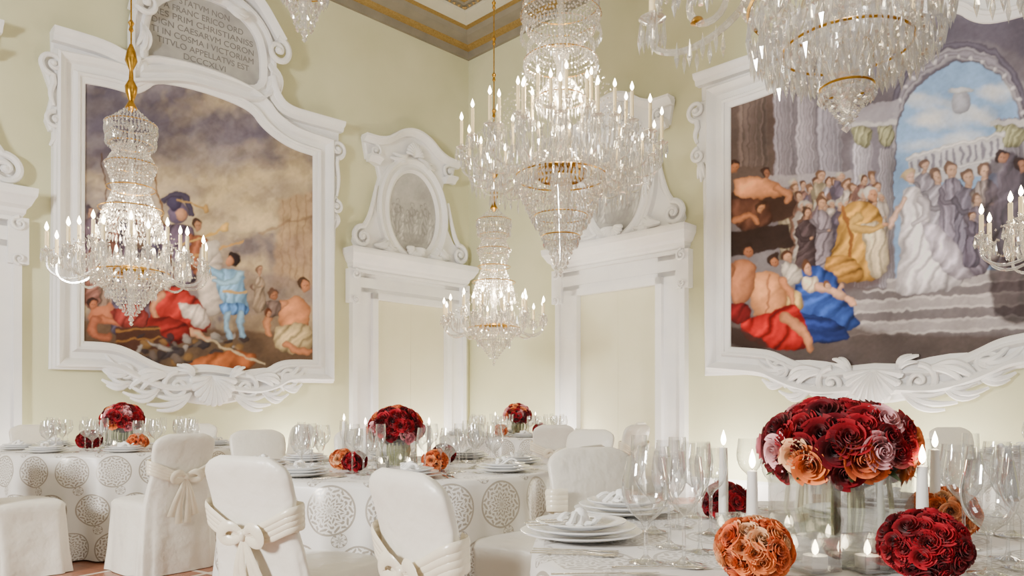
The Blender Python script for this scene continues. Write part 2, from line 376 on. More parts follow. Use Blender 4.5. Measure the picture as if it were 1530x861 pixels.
def canvas(name,poly,P,proj,M,n=.058,step=.009,mat=None,parent=None):
    p=np.array(poly); a0,z0=p.min(0);a1,z1=p.max(0)
    na=int((a1-a0)/step);nz=int((z1-z0)/step)
    A,Z=np.meshgrid(np.linspace(a0,a1,na),np.linspace(z0,z1,nz)); px,py=proj(A,Z)
    x=np.clip(px-P.x0,0,P.w-1.01);y=np.clip(py-P.y0,0,P.h-1.01);xi=x.astype(int);yi=y.astype(int);fx=(x-xi)[...,None];fy=(y-yi)[...,None]
    I=P.im; C=(I[yi,xi]*(1-fx)+I[yi,xi+1]*fx)*(1-fy)+(I[yi+1,xi]*(1-fx)+I[yi+1,xi+1]*fx)*fy
    ca=(A[:-1,:-1]+A[1:,1:])/2;cz=(Z[:-1,:-1]+Z[1:,1:])/2; ins=np.zeros(ca.shape,bool)
    q=offset(p,.03)
    for (xa,ya),(xb,yb) in zip(q,np.roll(q,-1,0)):
        if ya!=yb: ins^=((ya>cz)!=(yb>cz))&(ca<(xb-xa)*(cz-ya)/(yb-ya)+xa)
    ii,jj=np.nonzero(ins); b=ii*na+jj; faces=np.stack([b,b+1,b+na+1,b+na],1)
    me=bpy.data.meshes.new(name); me.vertices.add(na*nz); V=np.stack([A,Z,np.full_like(A,n)],-1); me.vertices.foreach_set('co',V.ravel())
    me.loops.add(faces.size); me.loops.foreach_set('vertex_index',faces.ravel().astype(np.int32))
    me.polygons.add(len(faces)); me.polygons.foreach_set('loop_start',np.arange(0,faces.size,4,dtype=np.int32))
    me.update(calc_edges=True)
    at=me.color_attributes.new('Col','FLOAT_COLOR','POINT'); at.data.foreach_set('color',np.concatenate([C,np.ones(C.shape[:2]+(1,))],-1).astype(np.float32).ravel())
    me.materials.append(mat or M_FRES); o=bpy.data.objects.new(name,me); sc.collection.objects.link(o); o.matrix_basis=M
    if parent: o.parent=parent; o.matrix_parent_inverse=parent.matrix_basis.inverted()
    return o
# ---- left fresco
def paint_left():
    P=Paint(90,90,500,590,(0,0,0))
    P.grad([(90,lin(126,120,130)),(220,lin(150,142,148)),(300,lin(180,168,156)),(380,lin(204,184,150)),(480,lin(152,134,114)),(590,lin(90,74,64))])
    P.noise(70,1,lin(100,96,114),.8,.52,4); P.noise(50,2,lin(216,196,154),.55,.55,4)
    P.poly([(260,300),(330,250),(470,240),(470,330),(400,350),(330,330)],lin(226,206,162),.55,30)
    P.poly([(120,140),(240,150),(300,210),(200,250),(120,260)],lin(92,88,106),.6,30)
    P.poly([(300,160),(400,200),(440,260),(350,240),(280,210)],lin(112,106,122),.55,20)
    for i in range(26):
        x=rng.uniform(120,460);y=rng.uniform(150,330); P.ell(x,y,rng.uniform(20,46),rng.uniform(6,14),lin(*[(206,188,156),(106,100,118),(170,160,158)][i%3]),-.35+rng.uniform(-.3,.3),.3,14)
    P.poly([(415,300),(470,285),(470,430),(405,430)],lin(188,158,124),.6,6,sm=0)
    for k in range(5): P.st([(420+k*11,300-k*3),(418+k*11,430)],1,1.4,lin(150,126,102),.5)
    P.st([(385,350),(430,330),(470,325)],2,2,lin(150,125,100),.6)
    P.poly([(118,350),(180,330),(260,350),(330,400),(470,420),(470,470),(118,470)],lin(142,128,126),.6,8)
    P.poly([(110,480),(230,470),(330,495),(480,500),(480,600),(110,600)],lin(108,88,72),.95,6,sm=0); P.noise(14,5,lin(66,54,52),.2,.55,5)
    for i,(x,y) in enumerate([(132,318),(150,330),(172,325),(190,312),(205,330),(190,352),(225,340),(140,362),(245,362),(160,385),(210,382),(178,400)]):
        P.person(x,y,110,[(112,98,112),(92,86,106),(140,100,90),(86,82,100),(132,112,100)][i%5],(168,132,112),(84,76,86))
    P.ell(262,318,15,19,lin(118,106,132)); P.ell(258,303,13,12,lin(82,76,104)); P.st([(240,300),(262,288),(280,300),(282,322)],3,5,lin(84,78,100))
    P.ell(268,322,7,9,lin(196,150,122))
    P.poly([(235,338),(285,336),(300,380),(290,430),(240,430)],lin(112,98,118),fold=(.3,.4,.5))
    P.head(292,338,9,(188,142,112),(80,60,52)); P.poly([(278,350),(308,352),(318,400),(280,420)],lin(150,96,72),fold=(.3,.5,.3))
    P.st([(225,250),(270,470)],1.3,1.3,lin(120,88,60)); P.st([(150,230),(165,400)],1.2,1.2,lin(96,76,66))
    P.st([(268,368),(310,352),(326,344)],1.5,2.5,lin(206,170,96)); P.ell(331,341,6,8,lin(214,180,110),.4)
    P.st([(262,300),(290,308),(300,312)],1.2,2,lin(190,156,96)); P.ell(303,313,4,7,lin(196,160,100),.3)
    P.st([(284,385),(330,372),(360,362)],1.2,1.6,lin(190,150,90))
    P.poly([(296,372),(318,366),(332,384),(326,420),(336,470),(300,476),(288,430)],lin(196,184,174),fold=(.12,.3,.9)); P.ell(310,378,12,20,lin(206,196,184),.6)
    P.poly([(222,440),(262,425),(300,450),(318,495),(270,505),(220,500)],lin(162,50,44),fold=(.35,.3,.6))
    P.poly([(262,455),(300,452),(316,488),(288,496)],lin(212,198,188),fold=(.2,.5,.4))
    P.head(244,425,10,(196,144,112),(70,52,44)); P.st([(240,440),(222,462),(236,480)],6,4,lin(200,146,112)); P.st([(285,498),(312,508)],6,4,lin(205,160,130))
    P.poly([(200,478),(258,470),(290,500),(262,520),(205,515)],lin(140,42,38),fold=(.3,.3,1))
    P.ell(152,470,22,14,lin(182,118,88),-.3); P.head(136,455,9,(176,116,86),(60,44,40)); P.st([(150,478),(180,486),(205,482)],8,5,lin(176,112,82)); P.st([(140,480),(132,500),(160,505)],8,5,lin(168,106,80))
    P.poly([(165,465),(200,450),(222,470),(210,495),(170,492)],lin(140,60,56),fold=(.3,.4,.2))
    P.poly([(170,492),(235,486),(240,524),(172,522)],lin(86,58,48),sm=0); P.st([(172,496),(236,490)],1.5,1.5,lin(150,110,60)); P.st([(172,510),(238,506)],1.5,1.5,lin(150,110,60))
    for i in range(54):
        x=rng.uniform(200,360);y=rng.uniform(503,545); P.ell(x,y,rng.uniform(4,12),rng.uniform(2,7),lin(*[(70,66,72),(110,100,96),(140,110,70),(60,54,60),(160,154,150)][i%5]),rng.uniform(-1,1),.85)
    P.poly([(275,545),(330,520),(392,530),(360,560),(300,560)],lin(172,104,62),fold=(.25,.25,.4)); P.st([(290,500),(390,545)],1.6,1.6,lin(196,180,150))
    P.poly([(322,405),(362,402),(364,440),(372,468),(336,470),(320,440)],lin(138,178,212),fold=(.22,.5,.2))
    P.poly([(324,455),(366,452),(372,470),(330,474)],lin(98,142,196),fold=(.3,.6,.1))
    P.st([(338,470),(336,492),(340,506)],5,3.5,lin(156,188,214)); P.st([(358,468),(356,490),(360,505)],5,3.5,lin(146,180,208)); P.ell(338,510,7,3,lin(70,60,60)); P.ell(362,508,7,3,lin(70,60,60))
    P.st([(330,412),(312,404),(298,398)],6,4,lin(138,178,210)); P.st([(300,398),(282,392)],3,2.5,lin(200,150,120)); P.st([(355,410),(345,425),(318,420)],6,4,lin(156,192,216))
    P.ell(347,389,10,10.5,lin(52,42,44)); P.ell(341,392,6,8,lin(188,136,104)); P.st([(332,438),(362,436)],2,2,lin(206,170,110))
    P.poly([(412,452),(446,440),(462,462),(458,505),(424,512),(414,486)],lin(204,144,104),fold=(.10,.2,.6)); P.head(452,428,10,(190,134,100),(84,62,50))
    P.st([(420,455),(404,468),(392,482),(400,500)],7,4,lin(196,140,104)); P.poly([(410,490),(464,482),(468,520),(440,532),(402,520)],lin(182,164,128),fold=(.25,.4,.5)); P.st([(425,515),(450,528),(462,524)],6,4,lin(186,130,96))
    P.head(405,440,8,(170,120,92),(110,84,70)); P.poly([(392,450),(416,448),(420,470),(396,478)],lin(128,110,104),fold=(.2,.5,.3))
    P.head(398,468,6,(190,140,110),(100,60,40)); P.head(378,430,6,(180,140,116),(120,100,90)); P.person(384,405,66,(160,142,124),(186,146,120),(120,96,80))
    return P.finish(50)
def paint_right():
    P=Paint(1070,-140,1720,610,(0,0,0))
    P.grad([(-140,lin(112,108,122)),(100,lin(140,136,148)),(300,lin(126,120,128)),(430,lin(142,136,140)),(610,lin(92,80,78))])
    P.noise(60,11,lin(94,86,92),.55,.5,3)
    P.poly([(1080,130),(1165,110),(1165,300),(1080,300)],lin(100,84,76),.85,10,sm=0)
    def col(x,w,y0,y1,c,fl=5):
        P.poly([(x-w,y0),(x+w,y0),(x+w,y1),(x-w,y1)],lin(*c),1,1.5,sm=0)
        for k in range(fl):
            u=-w+2*w*(k+.5)/fl; g=1.16-.45*(k/(fl-1)); P.st([(x+u,y0),(x+u,y1)],w/fl*.5,w/fl*.5,lin(*[v*g for v in c]),.8); P.st([(x+u+w/fl*.7,y0),(x+u+w/fl*.7,y1)],.8,.8,lin(*[v*.68 for v in c]),.6)
    col(1128,22,150,250,(120,106,102)); col(1175,15,90,290,(152,146,156)); col(1208,14,80,290,(168,162,172)); col(1243,17,60,295,(158,154,166))
    P.poly([(1150,265),(1300,255),(1300,275),(1150,282)],lin(176,170,176),.8,2,sm=0)
    P.poly([(1275,190),(1345,190),(1345,430),(1275,430)],lin(140,136,150),.6,3,sm=0)
    P.poly([(1340,430),(1338,230),(1345,170),(1375,120),(1420,92),(1470,95),(1510,130),(1530,190),(1532,430)],lin(146,176,214),1,2)
    for i in range(20): P.ell(rng.uniform(1365,1500),rng.uniform(130,230),rng.uniform(12,34),rng.uniform(5,14),lin(222,220,218),rng.uniform(-.4,.4),.45,8)
    arch=[(1328,300),(1330,215),(1340,160),(1370,112),(1420,82),(1472,84),(1515,118),(1540,180),(1545,300)]
    P.st([(x+3,y+5) for x,y in arch],8,8,lin(126,122,136)); P.st(arch,9,9,lin(186,182,192)); P.st(arch,5,5,lin(152,148,160)); P.st([(x-2,y-14) for x,y in arch],5,5,lin(112,108,124))
    for k in range(15):
        a=math.pi*(.08+.84*k/14); P.ell(1436-98*math.cos(a),200-112*math.sin(a),4,3,lin(206,202,208),a,.8)
    P.poly([(1330,60),(1540,0),(1640,-40),(1640,90),(1560,110),(1500,70),(1430,60),(1370,90),(1330,130)],lin(104,100,116),.75,8)
    col(1292,13,215,430,(186,182,194)); col(1327,11,225,430,(162,158,168)); col(1512,20,180,480,(146,142,154)); col(1570,26,150,480,(122,116,128))
    for x,w in ((1292,17),(1327,14),(1512,25)):
        P.poly([(x-w,190),(x+w,190),(x+w*.75,222),(x-w*.75,222)],lin(156,156,128),1,1.5,fold=(.3,.9,.3)); P.poly([(x-w*1.2,182),(x+w*1.2,180),(x+w*1.2,190),(x-w*1.2,190)],lin(196,194,196),1,1,sm=0)
    P.poly([(1260,168),(1345,150),(1345,182),(1260,186)],lin(168,164,174),.9,1.5,sm=0)
    P.poly([(1360,240),(1500,205),(1500,260),(1360,280)],lin(200,198,204),.95,1.5,sm=0)
    for k in range(13): P.st([(1366+k*10.5,243-k*2.6),(1366+k*10.5,262-k*2.5)],2.3,2.3,lin(140,138,152))
    P.st([(1358,238),(1502,202)],3,3,lin(220,218,220)); P.st([(1358,266),(1502,236)],3,3,lin(212,210,214)); P.ell(1437,155,14,18,lin(172,174,186)); P.ell(1437,138,18,5,lin(196,198,204))
    for k in range(6):
        y=420+k*17; x=1330-k*34; P.poly([(x,y),(1660,y-28+k*2),(1660,y+60),(x-10,y+60)],lin(*[(168,162,164),(126,120,124)][k%2]),1,1.5,sm=0); P.st([(x,y),(1660,y-28+k*2)],1.8,1.8,lin(194,188,188))
    P.poly([(1082,470),(1200,470),(1330,500),(1660,505),(1660,610),(1082,610)],lin(96,86,84),.85,8,sm=0)
    P.poly([(1182,300),(1320,285),(1345,430),(1210,440)],lin(108,92,94),.8,10)
    cl=[(130,112,120),(168,160,170),(124,96,84),(150,140,120),(104,96,112),(186,176,170),(140,110,104)]
    for i in range(30):
        x=1184+ (i%15)*9.5+rng.uniform(-4,4); y=(276 if i<15 else 304)+rng.uniform(-12,12)
        P.person(x,y,rng.uniform(84,106),cl[rng.randint(7)],(196,160,136),[(96,72,60),(180,174,166),(120,94,76)][rng.randint(3)])
    P.poly([(1088,290),(1180,278),(1196,310),(1186,330),(1088,345)],lin(78,58,50),1,2)
    P.poly([(1100,270),(1135,262),(1176,280),(1172,298),(1120,300),(1098,292)],lin(210,150,110),fold=(.10,.22,.5)); P.head(1100,252,10,(184,128,94),(70,48,40)); P.st([(1165,282),(1185,294),(1178,304)],6,4,lin(196,140,104)); P.head(1150,262,8,(150,106,84),(70,52,46))
    P.poly([(1096,300),(1150,296),(1160,345),(1100,350)],lin(110,76,64),fold=(.25,.3,.3)); P.head(1140,312,8,(196,146,112),(84,60,48)); P.st([(1100,330),(1125,322),(1136,335)],6,4,lin(190,134,100))
    P.poly([(1090,350),(1182,335),(1188,370),(1090,385)],lin(60,46,42),1,2,sm=0)
    P.person(1232,306,120,(150,140,150),(206,164,134),(110,84,70)); P.person(1208,320,110,(92,78,82),(200,156,128),(80,60,50))
    P.poly([(1262,310),(1300,300),(1322,322),(1330,380),(1322,418),(1262,425),(1236,402),(1252,360)],lin(212,166,86),fold=(.3,.3,.5)); P.poly([(1290,335),(1326,330),(1334,410),(1300,420)],lin(222,206,178),fold=(.22,.5,.1))
    P.head(1306,292,10.5,(206,156,124),(206,200,194)); P.st([(1285,325),(1268,340),(1300,345),(1322,338)],7,4,lin(214,176,104)); P.ell(1326,336,4,3,lin(210,164,134)); P.st([(1262,310),(1278,360),(1262,420)],2.5,3,lin(160,110,60))
    P.poly([(1236,385),(1280,380),(1300,420),(1240,428)],lin(200,152,78),fold=(.3,.4,1.1))
    for x,y,h,c in ((1385,250,120,(150,146,158)),(1402,266,140,(164,160,172)),(1424,256,140,(140,134,150)),(1448,268,150,(120,116,132)),(1474,258,150,(150,140,140)),(1462,300,120,(128,120,134))): P.person(x,y,h,c,(200,168,148),(120,100,90))
    P.poly([(1352,285),(1376,280),(1388,305),(1396,345),(1430,395),(1452,425),(1400,440),(1352,444),(1338,430),(1350,370),(1346,320)],lin(230,224,230),fold=(.26,.34,.35))
    P.poly([(1378,330),(1412,340),(1462,410),(1440,425),(1400,400)],lin(200,192,206),.95,2,fold=(.3,.3,.7))
    P.head(1362,266,11,(222,186,168),(206,184,150)); P.st([(1356,300),(1340,322),(1332,340)],5,3.5,lin(226,192,174)); P.st([(1380,300),(1392,320),(1366,336)],6,4,lin(206,200,208))
    P.poly([(1480,240),(1530,225),(1560,300),(1560,420),(1500,400),(1470,330)],lin(86,80,92),.85,5,fold=(.3,.3,.4)); P.head(1500,238,10,(170,130,110),(70,60,62)); P.head(1528,250,10,(170,130,110),(70,60,62)); P.person(1455,325,80,(110,104,120),(210,176,156),(110,84,70))
    P.poly([(1478,390),(1530,380),(1560,480),(1490,490)],lin(66,56,60),.8,6,fold=(.2,.3,.2))
    P.poly([(1196,405),(1232,396),(1262,425),(1280,470),(1290,492),(1230,500),(1185,470)],lin(60,92,166),fold=(.35,.3,.7)); P.head(1208,402,9.5,(214,166,138),(110,76,54)); P.poly([(1200,415),(1226,412),(1230,436),(1204,440)],lin(226,206,180),fold=(.2,.5,.2))
    P.st([(1225,428),(1250,440),(1262,430)],6,4,lin(224,178,150)); P.ell(1255,440,16,7,lin(226,182,154),.5); P.ell(1275,452,10,5,lin(222,176,148),.7); P.head(1240,428,6,(222,178,150),(140,100,70))
    P.head(1180,385,9,(206,160,130),(90,60,46)); P.poly([(1170,396),(1196,392),(1204,425),(1176,432)],lin(206,196,186),fold=(.2,.5,.3))
    P.poly([(1196,468),(1250,476),(1282,508),(1224,516),(1192,500)],lin(42,62,124),fold=(.35,.3,1.2)); P.poly([(1168,440),(1200,432),(1210,466),(1180,470)],lin(210,180,120),fold=(.3,.3,.3))
    P.poly([(1124,412),(1160,402),(1180,430),(1180,470),(1150,482),(1122,462)],lin(228,164,116),fold=(.08,.18,.4)); P.head(1160,392,10,(176,122,90),(64,46,40)); P.st([(1172,420),(1190,445),(1184,470)],7,4,lin(206,144,104)); P.st([(1152,410),(1148,470)],1.5,1.5,lin(156,100,74),.7)
    P.poly([(1090,395),(1120,385),(1136,405),(1126,450),(1096,462)],lin(194,134,98),fold=(.10,.25,.4)); P.head(1120,376,10,(170,116,86),(60,44,38)); P.st([(1096,400),(1090,430)],6,5,lin(170,116,84))
    P.poly([(1108,478),(1150,468),(1192,452),(1204,480),(1220,510),(1200,528),(1150,520),(1112,505)],lin(184,34,34),fold=(.35,.26,.8)); P.poly([(1090,455),(1124,452),(1128,480),(1092,486)],lin(126,30,34),fold=(.3,.3,.4))
    P.st([(1176,476),(1206,494),(1214,520)],8,5,lin(202,144,106)); P.poly([(1088,486),(1130,498),(1160,522),(1090,520)],lin(66,50,46),.9,4)
    return P.finish(80)
# ---------------------------------------------------------------- frames
def bigframe(name,poly,outer,M,proj,P,shellc,sidescr,extras=None):
    c=np.array(poly).mean(0); e=empty(name,M@T(c[0],c[1],0))
    canvas('fresco_canvas',poly,P,proj,M,parent=e,step=.0075)
    mb=MB()
    plate(mb,outer,0.001,.05,.02)
    moulding(mb,poly,[(-.035,.055),(-.03,.075),(0,.095),(.025,.095),(.03,.115),(.055,.125),(.07,.10),(.085,.075),(.15,.075),(.165,.10),(.19,.145),(.225,.165),(.245,.15),(.25,.10),(.27,.09),(.275,.04)])
    for d in extras or []: d(mb)
    mb.obj('plaster_moulding',M_PL,parent=e,M=M)
    mb=MB(); cx,cz=shellc; shell(mb,(cx,cz),.25,.26,.09)
    pl=[(cx-1.15,cz+.12),(cx-.8,cz-.1),(cx-.4,cz-.2),(cx,cz-.27),(cx+.4,cz-.2),(cx+.8,cz-.1),(cx+1.15,cz+.12),(cx+.8,cz+.28),(cx,cz+.1),(cx-.8,cz+.28)]
    pl=chaikin(pl+[pl[0]],2)[:-1]; plate(mb,pl,.001,.06,.02)
    for s in (-1,1):
        X=lambda v:cx+s*v
        spiral(mb,(X(.42),cz-.04),.15,1.5,math.pi/2,-s,.035,.1); spiral(mb,(X(.98),cz+.10),.13,1.5,-math.pi/2,s,.03,.09)
        leaf(mb,(X(.25),cz-.12),(X(.75),cz-.22),s*-.15,.035,.09); leaf(mb,(X(.5),cz+.08),(X(.92),cz-.1),s*.2,.04,.09)
        leaf(mb,(X(.6),cz-.05),(X(1.0),cz-.08),s*-.25,.03,.09); leaf(mb,(X(.85),cz+.15),(X(1.25),cz+.28),s*-.25,.035,.07); leaf(mb,(X(.9),cz+.0),(X(1.2),cz+.04),s*-.2,.03,.07)
        leaf(mb,(X(.22),cz+.05),(X(.42),cz+.2),s*.2,.03,.09)
    mb.obj('shell_ornament',M_PL,parent=e,M=M)
    mb=MB()
    for (x,z0,z1,s) in sidescr:
        plate(mb,[(x-s*.10,z0-.1),(x+s*.05,z0-.1),(x+s*.09,z0),(x+s*.03,(z0+z1)/2),(x+s*.13,z1),(x+s*.02,z1+.12),(x-s*.10,z1+.12)],0.001,.09,.02)
        lead=[(x+s*.02,z0+.15+(z1-z0-.35)*k/8) for k in range(9)]
        lead=[(xx+s*.03*math.sin(k/8*math.pi),zz) for k,(xx,zz) in enumerate(lead)]
        spiral(mb,(x+s*.03,z1),.11,1.5,-math.pi/2,s,.032,.12,lead=lead)
        spiral(mb,(x+s*.01,z0),.08,1.4,math.pi/2,-s,.026,.12); leaf(mb,(x,z0-.05),(x+s*.01,z0-.3),.1,.03,.06)
    mb.obj('scroll_consoles',M_PL,parent=e,M=M)
    return e
top=[(120,122),(165,130),(195,140),(213,134),(228,122),(260,126),(300,136),(345,152),(375,168),(388,188),(410,207),(435,222),(467,232)]
bot=[(467,542),(440,541),(415,543),(395,556),(370,560),(335,553),(300,548),(270,553),(245,553),(215,540),(195,528),(165,517),(118,515)]
polyL=chaikin([WL(*p) for p in top],2)+chaikin([WL(*p) for p in bot],2)
out=[(72,552),(76,300),(76,110),(74,48),(110,58),(150,72),(188,86),(200,80),(203,-8),(250,-42),(310,-38),(365,5),(400,60),(408,150),(425,163),(505,188),(500,330),(494,573),(440,566),(400,585),(310,585),(220,575),(165,553)]
outL=[WL(*p) for p in out]
tabp=[(214,104),(213,30),(240,2),(290,-4),(340,16),(376,52),(386,92),(384,140),(330,122),(270,104)]
def exL(mb):
    crn=[(-.05,.05),(-.05,.13),(-.02,.15),(.0,.15),(.02,.19),(.06,.21),(.075,.21),(.075,.05)]
    ribbon(mb,chaikin([WL(*p) for p in [(74,58),(110,68),(150,80),(180,96),(200,104)]],2),crn)
    ribbon(mb,chaikin([WL(*p) for p in [(392,120),(400,150),(418,172),(460,184),(505,196)]],2),crn)
    tb=[WL(*p) for p in tabp]
    tb=chaikin(tb+[tb[0]],2)[:-1]
    moulding(mb,tb,[(-.02,.05),(-.02,.12),(.01,.15),(.05,.16),(.07,.12),(.12,.12),(.14,.17),(.17,.17),(.18,.05)])
    ribbon(mb,chaikin([WL(*p) for p in [(196,20),(205,-20),(250,-50),(310,-45),(370,-5),(412,70)]],3),[(-.06,.05),(-.06,.2),(-.02,.24),(.03,.26),(.06,.22),(.06,.05)])
    c=WL(404,84); spiral(mb,c,.16,1.6,math.pi/2,-1,.045,.2); c=WL(210,14); spiral(mb,c,.14,1.6,math.pi/2,1,.04,.2)
    leaf(mb,WL(305,8),WL(345,-12),.2,.06,.2); leaf(mb,WL(330,20),WL(360,30),-.2,.05,.2); leaf(mb,WL(300,-5),WL(325,-22),.2,.05,.2)
    for px in (398,404): leaf(mb,WL(398,100),WL(px,150),.1,.035,.12)
    for (q0,q1) in (((206,40),(203,85)),((392,100),(408,140))): leaf(mb,WL(*q0),WL(*q1),.12,.035,.12)
fl=bigframe('fresco_in_plaster_frame',polyL,outL,M_L,projL,paint_left(),(WL(312,574)),[(WL(76,0)[0]+.02,WL(80,185)[1],WL(80,102)[1],-1),(WL(494,0)[0]-.0,WL(496,312)[1],WL(496,226)[1],1)],extras=[exL])
mb=MB(); tb=[WL(*p) for p in tabp]; tb=chaikin(tb+[tb[0]],2)[:-1]
plate(mb,tb,0.001,.08,.01); mb.obj('inscription_tablet',M_STONE,parent=fl,M=M_L)
lines=[("STATVM NON",.6),("A FRANC ERICO ORD",.95),("AES PRIM CHRISTIANISS",1.2),("DIGN CAESARVM CORON",1.22),("TI IN COSMA I VICTORIAM",1.22),("TITVLO APPELLATVS EST",1.1),("DCCCXLVI",.5)]
a0=(WL(214,0)[0]+WL(386,0)[0])/2; ztop=WL(300,14)[1]; zbot=WL(300,106)[1]
for k,(t,wd) in enumerate(lines):
    cu=bpy.data.curves.new('inscription_text','FONT'); cu.body=t; cu.size=.10; cu.align_x='CENTER'; cu.extrude=.002
    o=bpy.data.objects.new('inscription_text',cu); sc.collection.objects.link(o); cu.materials.append(M_INS)
    bpy.context.view_layer.update(); dx=max(o.dimensions.x,.1)
    o.matrix_basis=M_L@T(a0-.02,ztop+(zbot-ztop)*(k+.6)/7.0,.081)@Matrix.Diagonal((min(1.3,wd/dx),1,1,1)); o.parent=fl; o.matrix_parent_inverse=fl.matrix_basis.inverted()
half=[(1310,548),(1270,552),(1235,556),(1205,550),(1180,540),(1160,530),(1140,526),(1092,523)]
halft=[(1092,160),(1130,148),(1165,135),(1185,118),(1200,95),(1230,75),(1270,58),(1310,45)]
ac=WR(1310,0)[0]
b=chaikin([WR(*p) for p in half],2); t=chaikin([WR(*p) for p in halft],2)
mir=lambda l:[(2*ac-x,z) for x,z in l][::-1]
polyR=b+t+mir(t)[1:]+mir(b)[:-1]
ol=[WR(*p) for p in [(1310,585),(1230,585),(1180,575),(1140,560),(1055,562),(1053,330),(1050,118),(1080,108),(1117,96),(1140,70),(1180,40),(1240,0),(1310,-20)]]
outR=ol+mir(ol)[1:-1]
def exR(mb):
    crn=[(-.05,.05),(-.05,.13),(-.02,.15),(.0,.15),(.02,.19),(.06,.21),(.075,.21),(.075,.05)]
    l=chaikin([WR(*p) for p in [(1048,128),(1085,116),(1120,104),(1148,96),(1165,70),(1200,40),(1250,15),(1310,5)]],2)
    ribbon(mb,l,crn); ribbon(mb,mir(l),crn)
xl=WR(1052,0)[0]
bigframe('fresco_in_plaster_frame',polyR,outR,M_R,projR,paint_right(),WR(1311,566),[(xl,WR(1056,235)[1],WR(1056,168)[1],-1),(2*ac-xl,WR(1056,235)[1],WR(1056,168)[1],1)],extras=[exR])
# ---------------------------------------------------------------- door surrounds with medallions
def grisaille():
    P=Paint(0,0,200,260,lin(176,174,168)); P.noise(40,31,lin(196,194,188),.8,.5,3)
    P.poly([(0,170),(60,150),(130,165),(200,150),(200,260),(0,260)],lin(156,154,148),.9,4)
    for i in range(9): P.person(30+i*17,110+rng.uniform(-16,22),95,[(168,166,160),(150,148,144),(186,184,178)][i%3],(192,188,182),(140,138,134))
    P.ell(100,60,60,26,lin(164,164,160),0,.6,10); P.poly([(60,190),(140,185),(150,215),(70,222)],lin(136,134,130),.8,3)
    return P.finish(120,(176,174,170),.6,.3,1.0,1.0)
GP=grisaille()
def doorset(idx,side,ac,M,zt=2.63,hw=.64,ow=1.05):
    e=empty('door_surround_with_medallion',M@T(ac,1.6,0)); mb=MB()
    for s in (-1,1):
        x0,x1=sorted((ac+s*hw,ac+s*ow)); mb.box(x0,x1,0,2.98,0.001,.06)
        xi,xo=ac+s*hw,ac+s*(hw+.09); a0,a1=sorted((xi,xo)); mb.box(a0,a1,0,zt+.09,.06,.12)
        a0,a1=sorted((ac+s*(ow-.07),ac+s*ow)); mb.box(a0,a1,0,2.98,.06,.10)
        a0,a1=sorted((ac+s*(ow-.28),ac+s*(ow+.04))); mb.box(a0,a1,0,.3,.001,.13)
        a0,a1=sorted((ac+s*(ow-.12),ac+s*(ow+.06))); mb.box(a0,a1,2.55,3.02,.001,.11); spiral(mb,(ac+s*(ow-.03),2.95),.06,1.4,math.pi/2,s,.018,.12); spiral(mb,(ac+s*(ow-.03),2.6),.045,1.3,-math.pi/2,-s,.015,.12)
    mb.box(ac-hw-.09,ac+hw+.09,zt,zt+.09,.001,.12); mb.box(ac-ow,ac+ow,zt+.09,2.98,0.001,.06); mb.box(ac-ow+.1,ac+ow-.1,zt+.15,2.92,.06,.075)
    mb.box(ac-ow,ac+ow,2.98,3.02,0.001,.12)
    pr=[(3.02,.10),(3.06,.14),(3.10,.15),(3.13,.2),(3.2,.25),(3.22,.27),(3.27,.28),(3.30,.28)]
    for (z0,n0),(z1,n1) in zip(pr[:-1],pr[1:]):
        w0,w1=ow-.06+n0*.6,ow-.06+n1*.6
        mb.add([(ac-w0,z0,0),(ac-w0,z0,n0),(ac+w0,z0,n0),(ac+w0,z0,0),(ac-w1,z1,0),(ac-w1,z1,n1),(ac+w1,z1,n1),(ac+w1,z1,0)],[(0,1,5,4),(1,2,6,5),(2,3,7,6)])
    mb.add([(ac-w1,3.3,0),(ac-w1,3.3,n1),(ac+w1,3.3,n1),(ac+w1,3.3,0)],[(0,1,2,3)])
    mb.obj('door_casing',M_PL,parent=e,M=M,angle=25)
    mb=MB(); cz=3.97
    hp=[(0,3.3),(.95,3.3),(1.02,3.42),(.98,3.58),(.82,3.66),(.70,3.85),(.66,4.15),(.58,4.4),(.62,4.55),(.80,4.62),(.86,4.92),(.62,4.9),(.42,4.98),(.25,5.14),(0,5.2)]
    pl=[(ac+x,z) for x,z in hp]+[(ac-x,z) for x,z in hp[::-1][1:-1]]
    plate(mb,pl,0.001,.07,.02)
    el=lambda rx,rz,k=56:[(ac+rx*math.cos(a),cz+rz*math.sin(a)) for a in np.linspace(0,2*math.pi,k,endpoint=False)]
    moulding(mb,el(.45,.62),[(-.02,.07),(-.02,.10),(.02,.13),(.05,.12),(.07,.10),(.11,.10),(.13,.14),(.16,.16),(.19,.14),(.20,.07)])
    crn=[(-.05,.05),(-.05,.12),(-.01,.15),(.02,.2),(.05,.2),(.05,.05)]
    l=chaikin([(ac-.88,4.88),(ac-.62,4.88),(ac-.42,4.96),(ac-.25,5.1),(ac,5.17),(ac+.25,5.1),(ac+.42,4.96),(ac+.62,4.88),(ac+.88,4.88)],2); ribbon(mb,l,crn)
    ribbon(mb,[(ac-.8,4.62),(ac-.7,4.62),(ac-.6,4.6)],crn); ribbon(mb,[(ac+.6,4.6),(ac+.7,4.62),(ac+.8,4.62)],crn)
    for s in (-1,1):
        lead=[(ac+s*(.66+.05*math.sin(k/8*math.pi*1.0)+.22*(k/8)**3),4.25-.62*k/8) for k in range(9)]
        spiral(mb,(ac+s*.90,3.48),.14,1.6,math.pi/2,-s,.04,.1,lead=lead)
        spiral(mb,(ac+s*.68,4.74),.09,1.4,math.pi/2,s,.028,.1); leaf(mb,(ac+s*.58,3.42),(ac+s*.25,3.36),s*.2,.04,.1); leaf(mb,(ac+s*.7,3.4),(ac+s*.45,3.55),s*.2,.04,.1)
        leaf(mb,(ac+s*.1,4.82),(ac+s*.42,4.74),-s*.2,.035,.09)
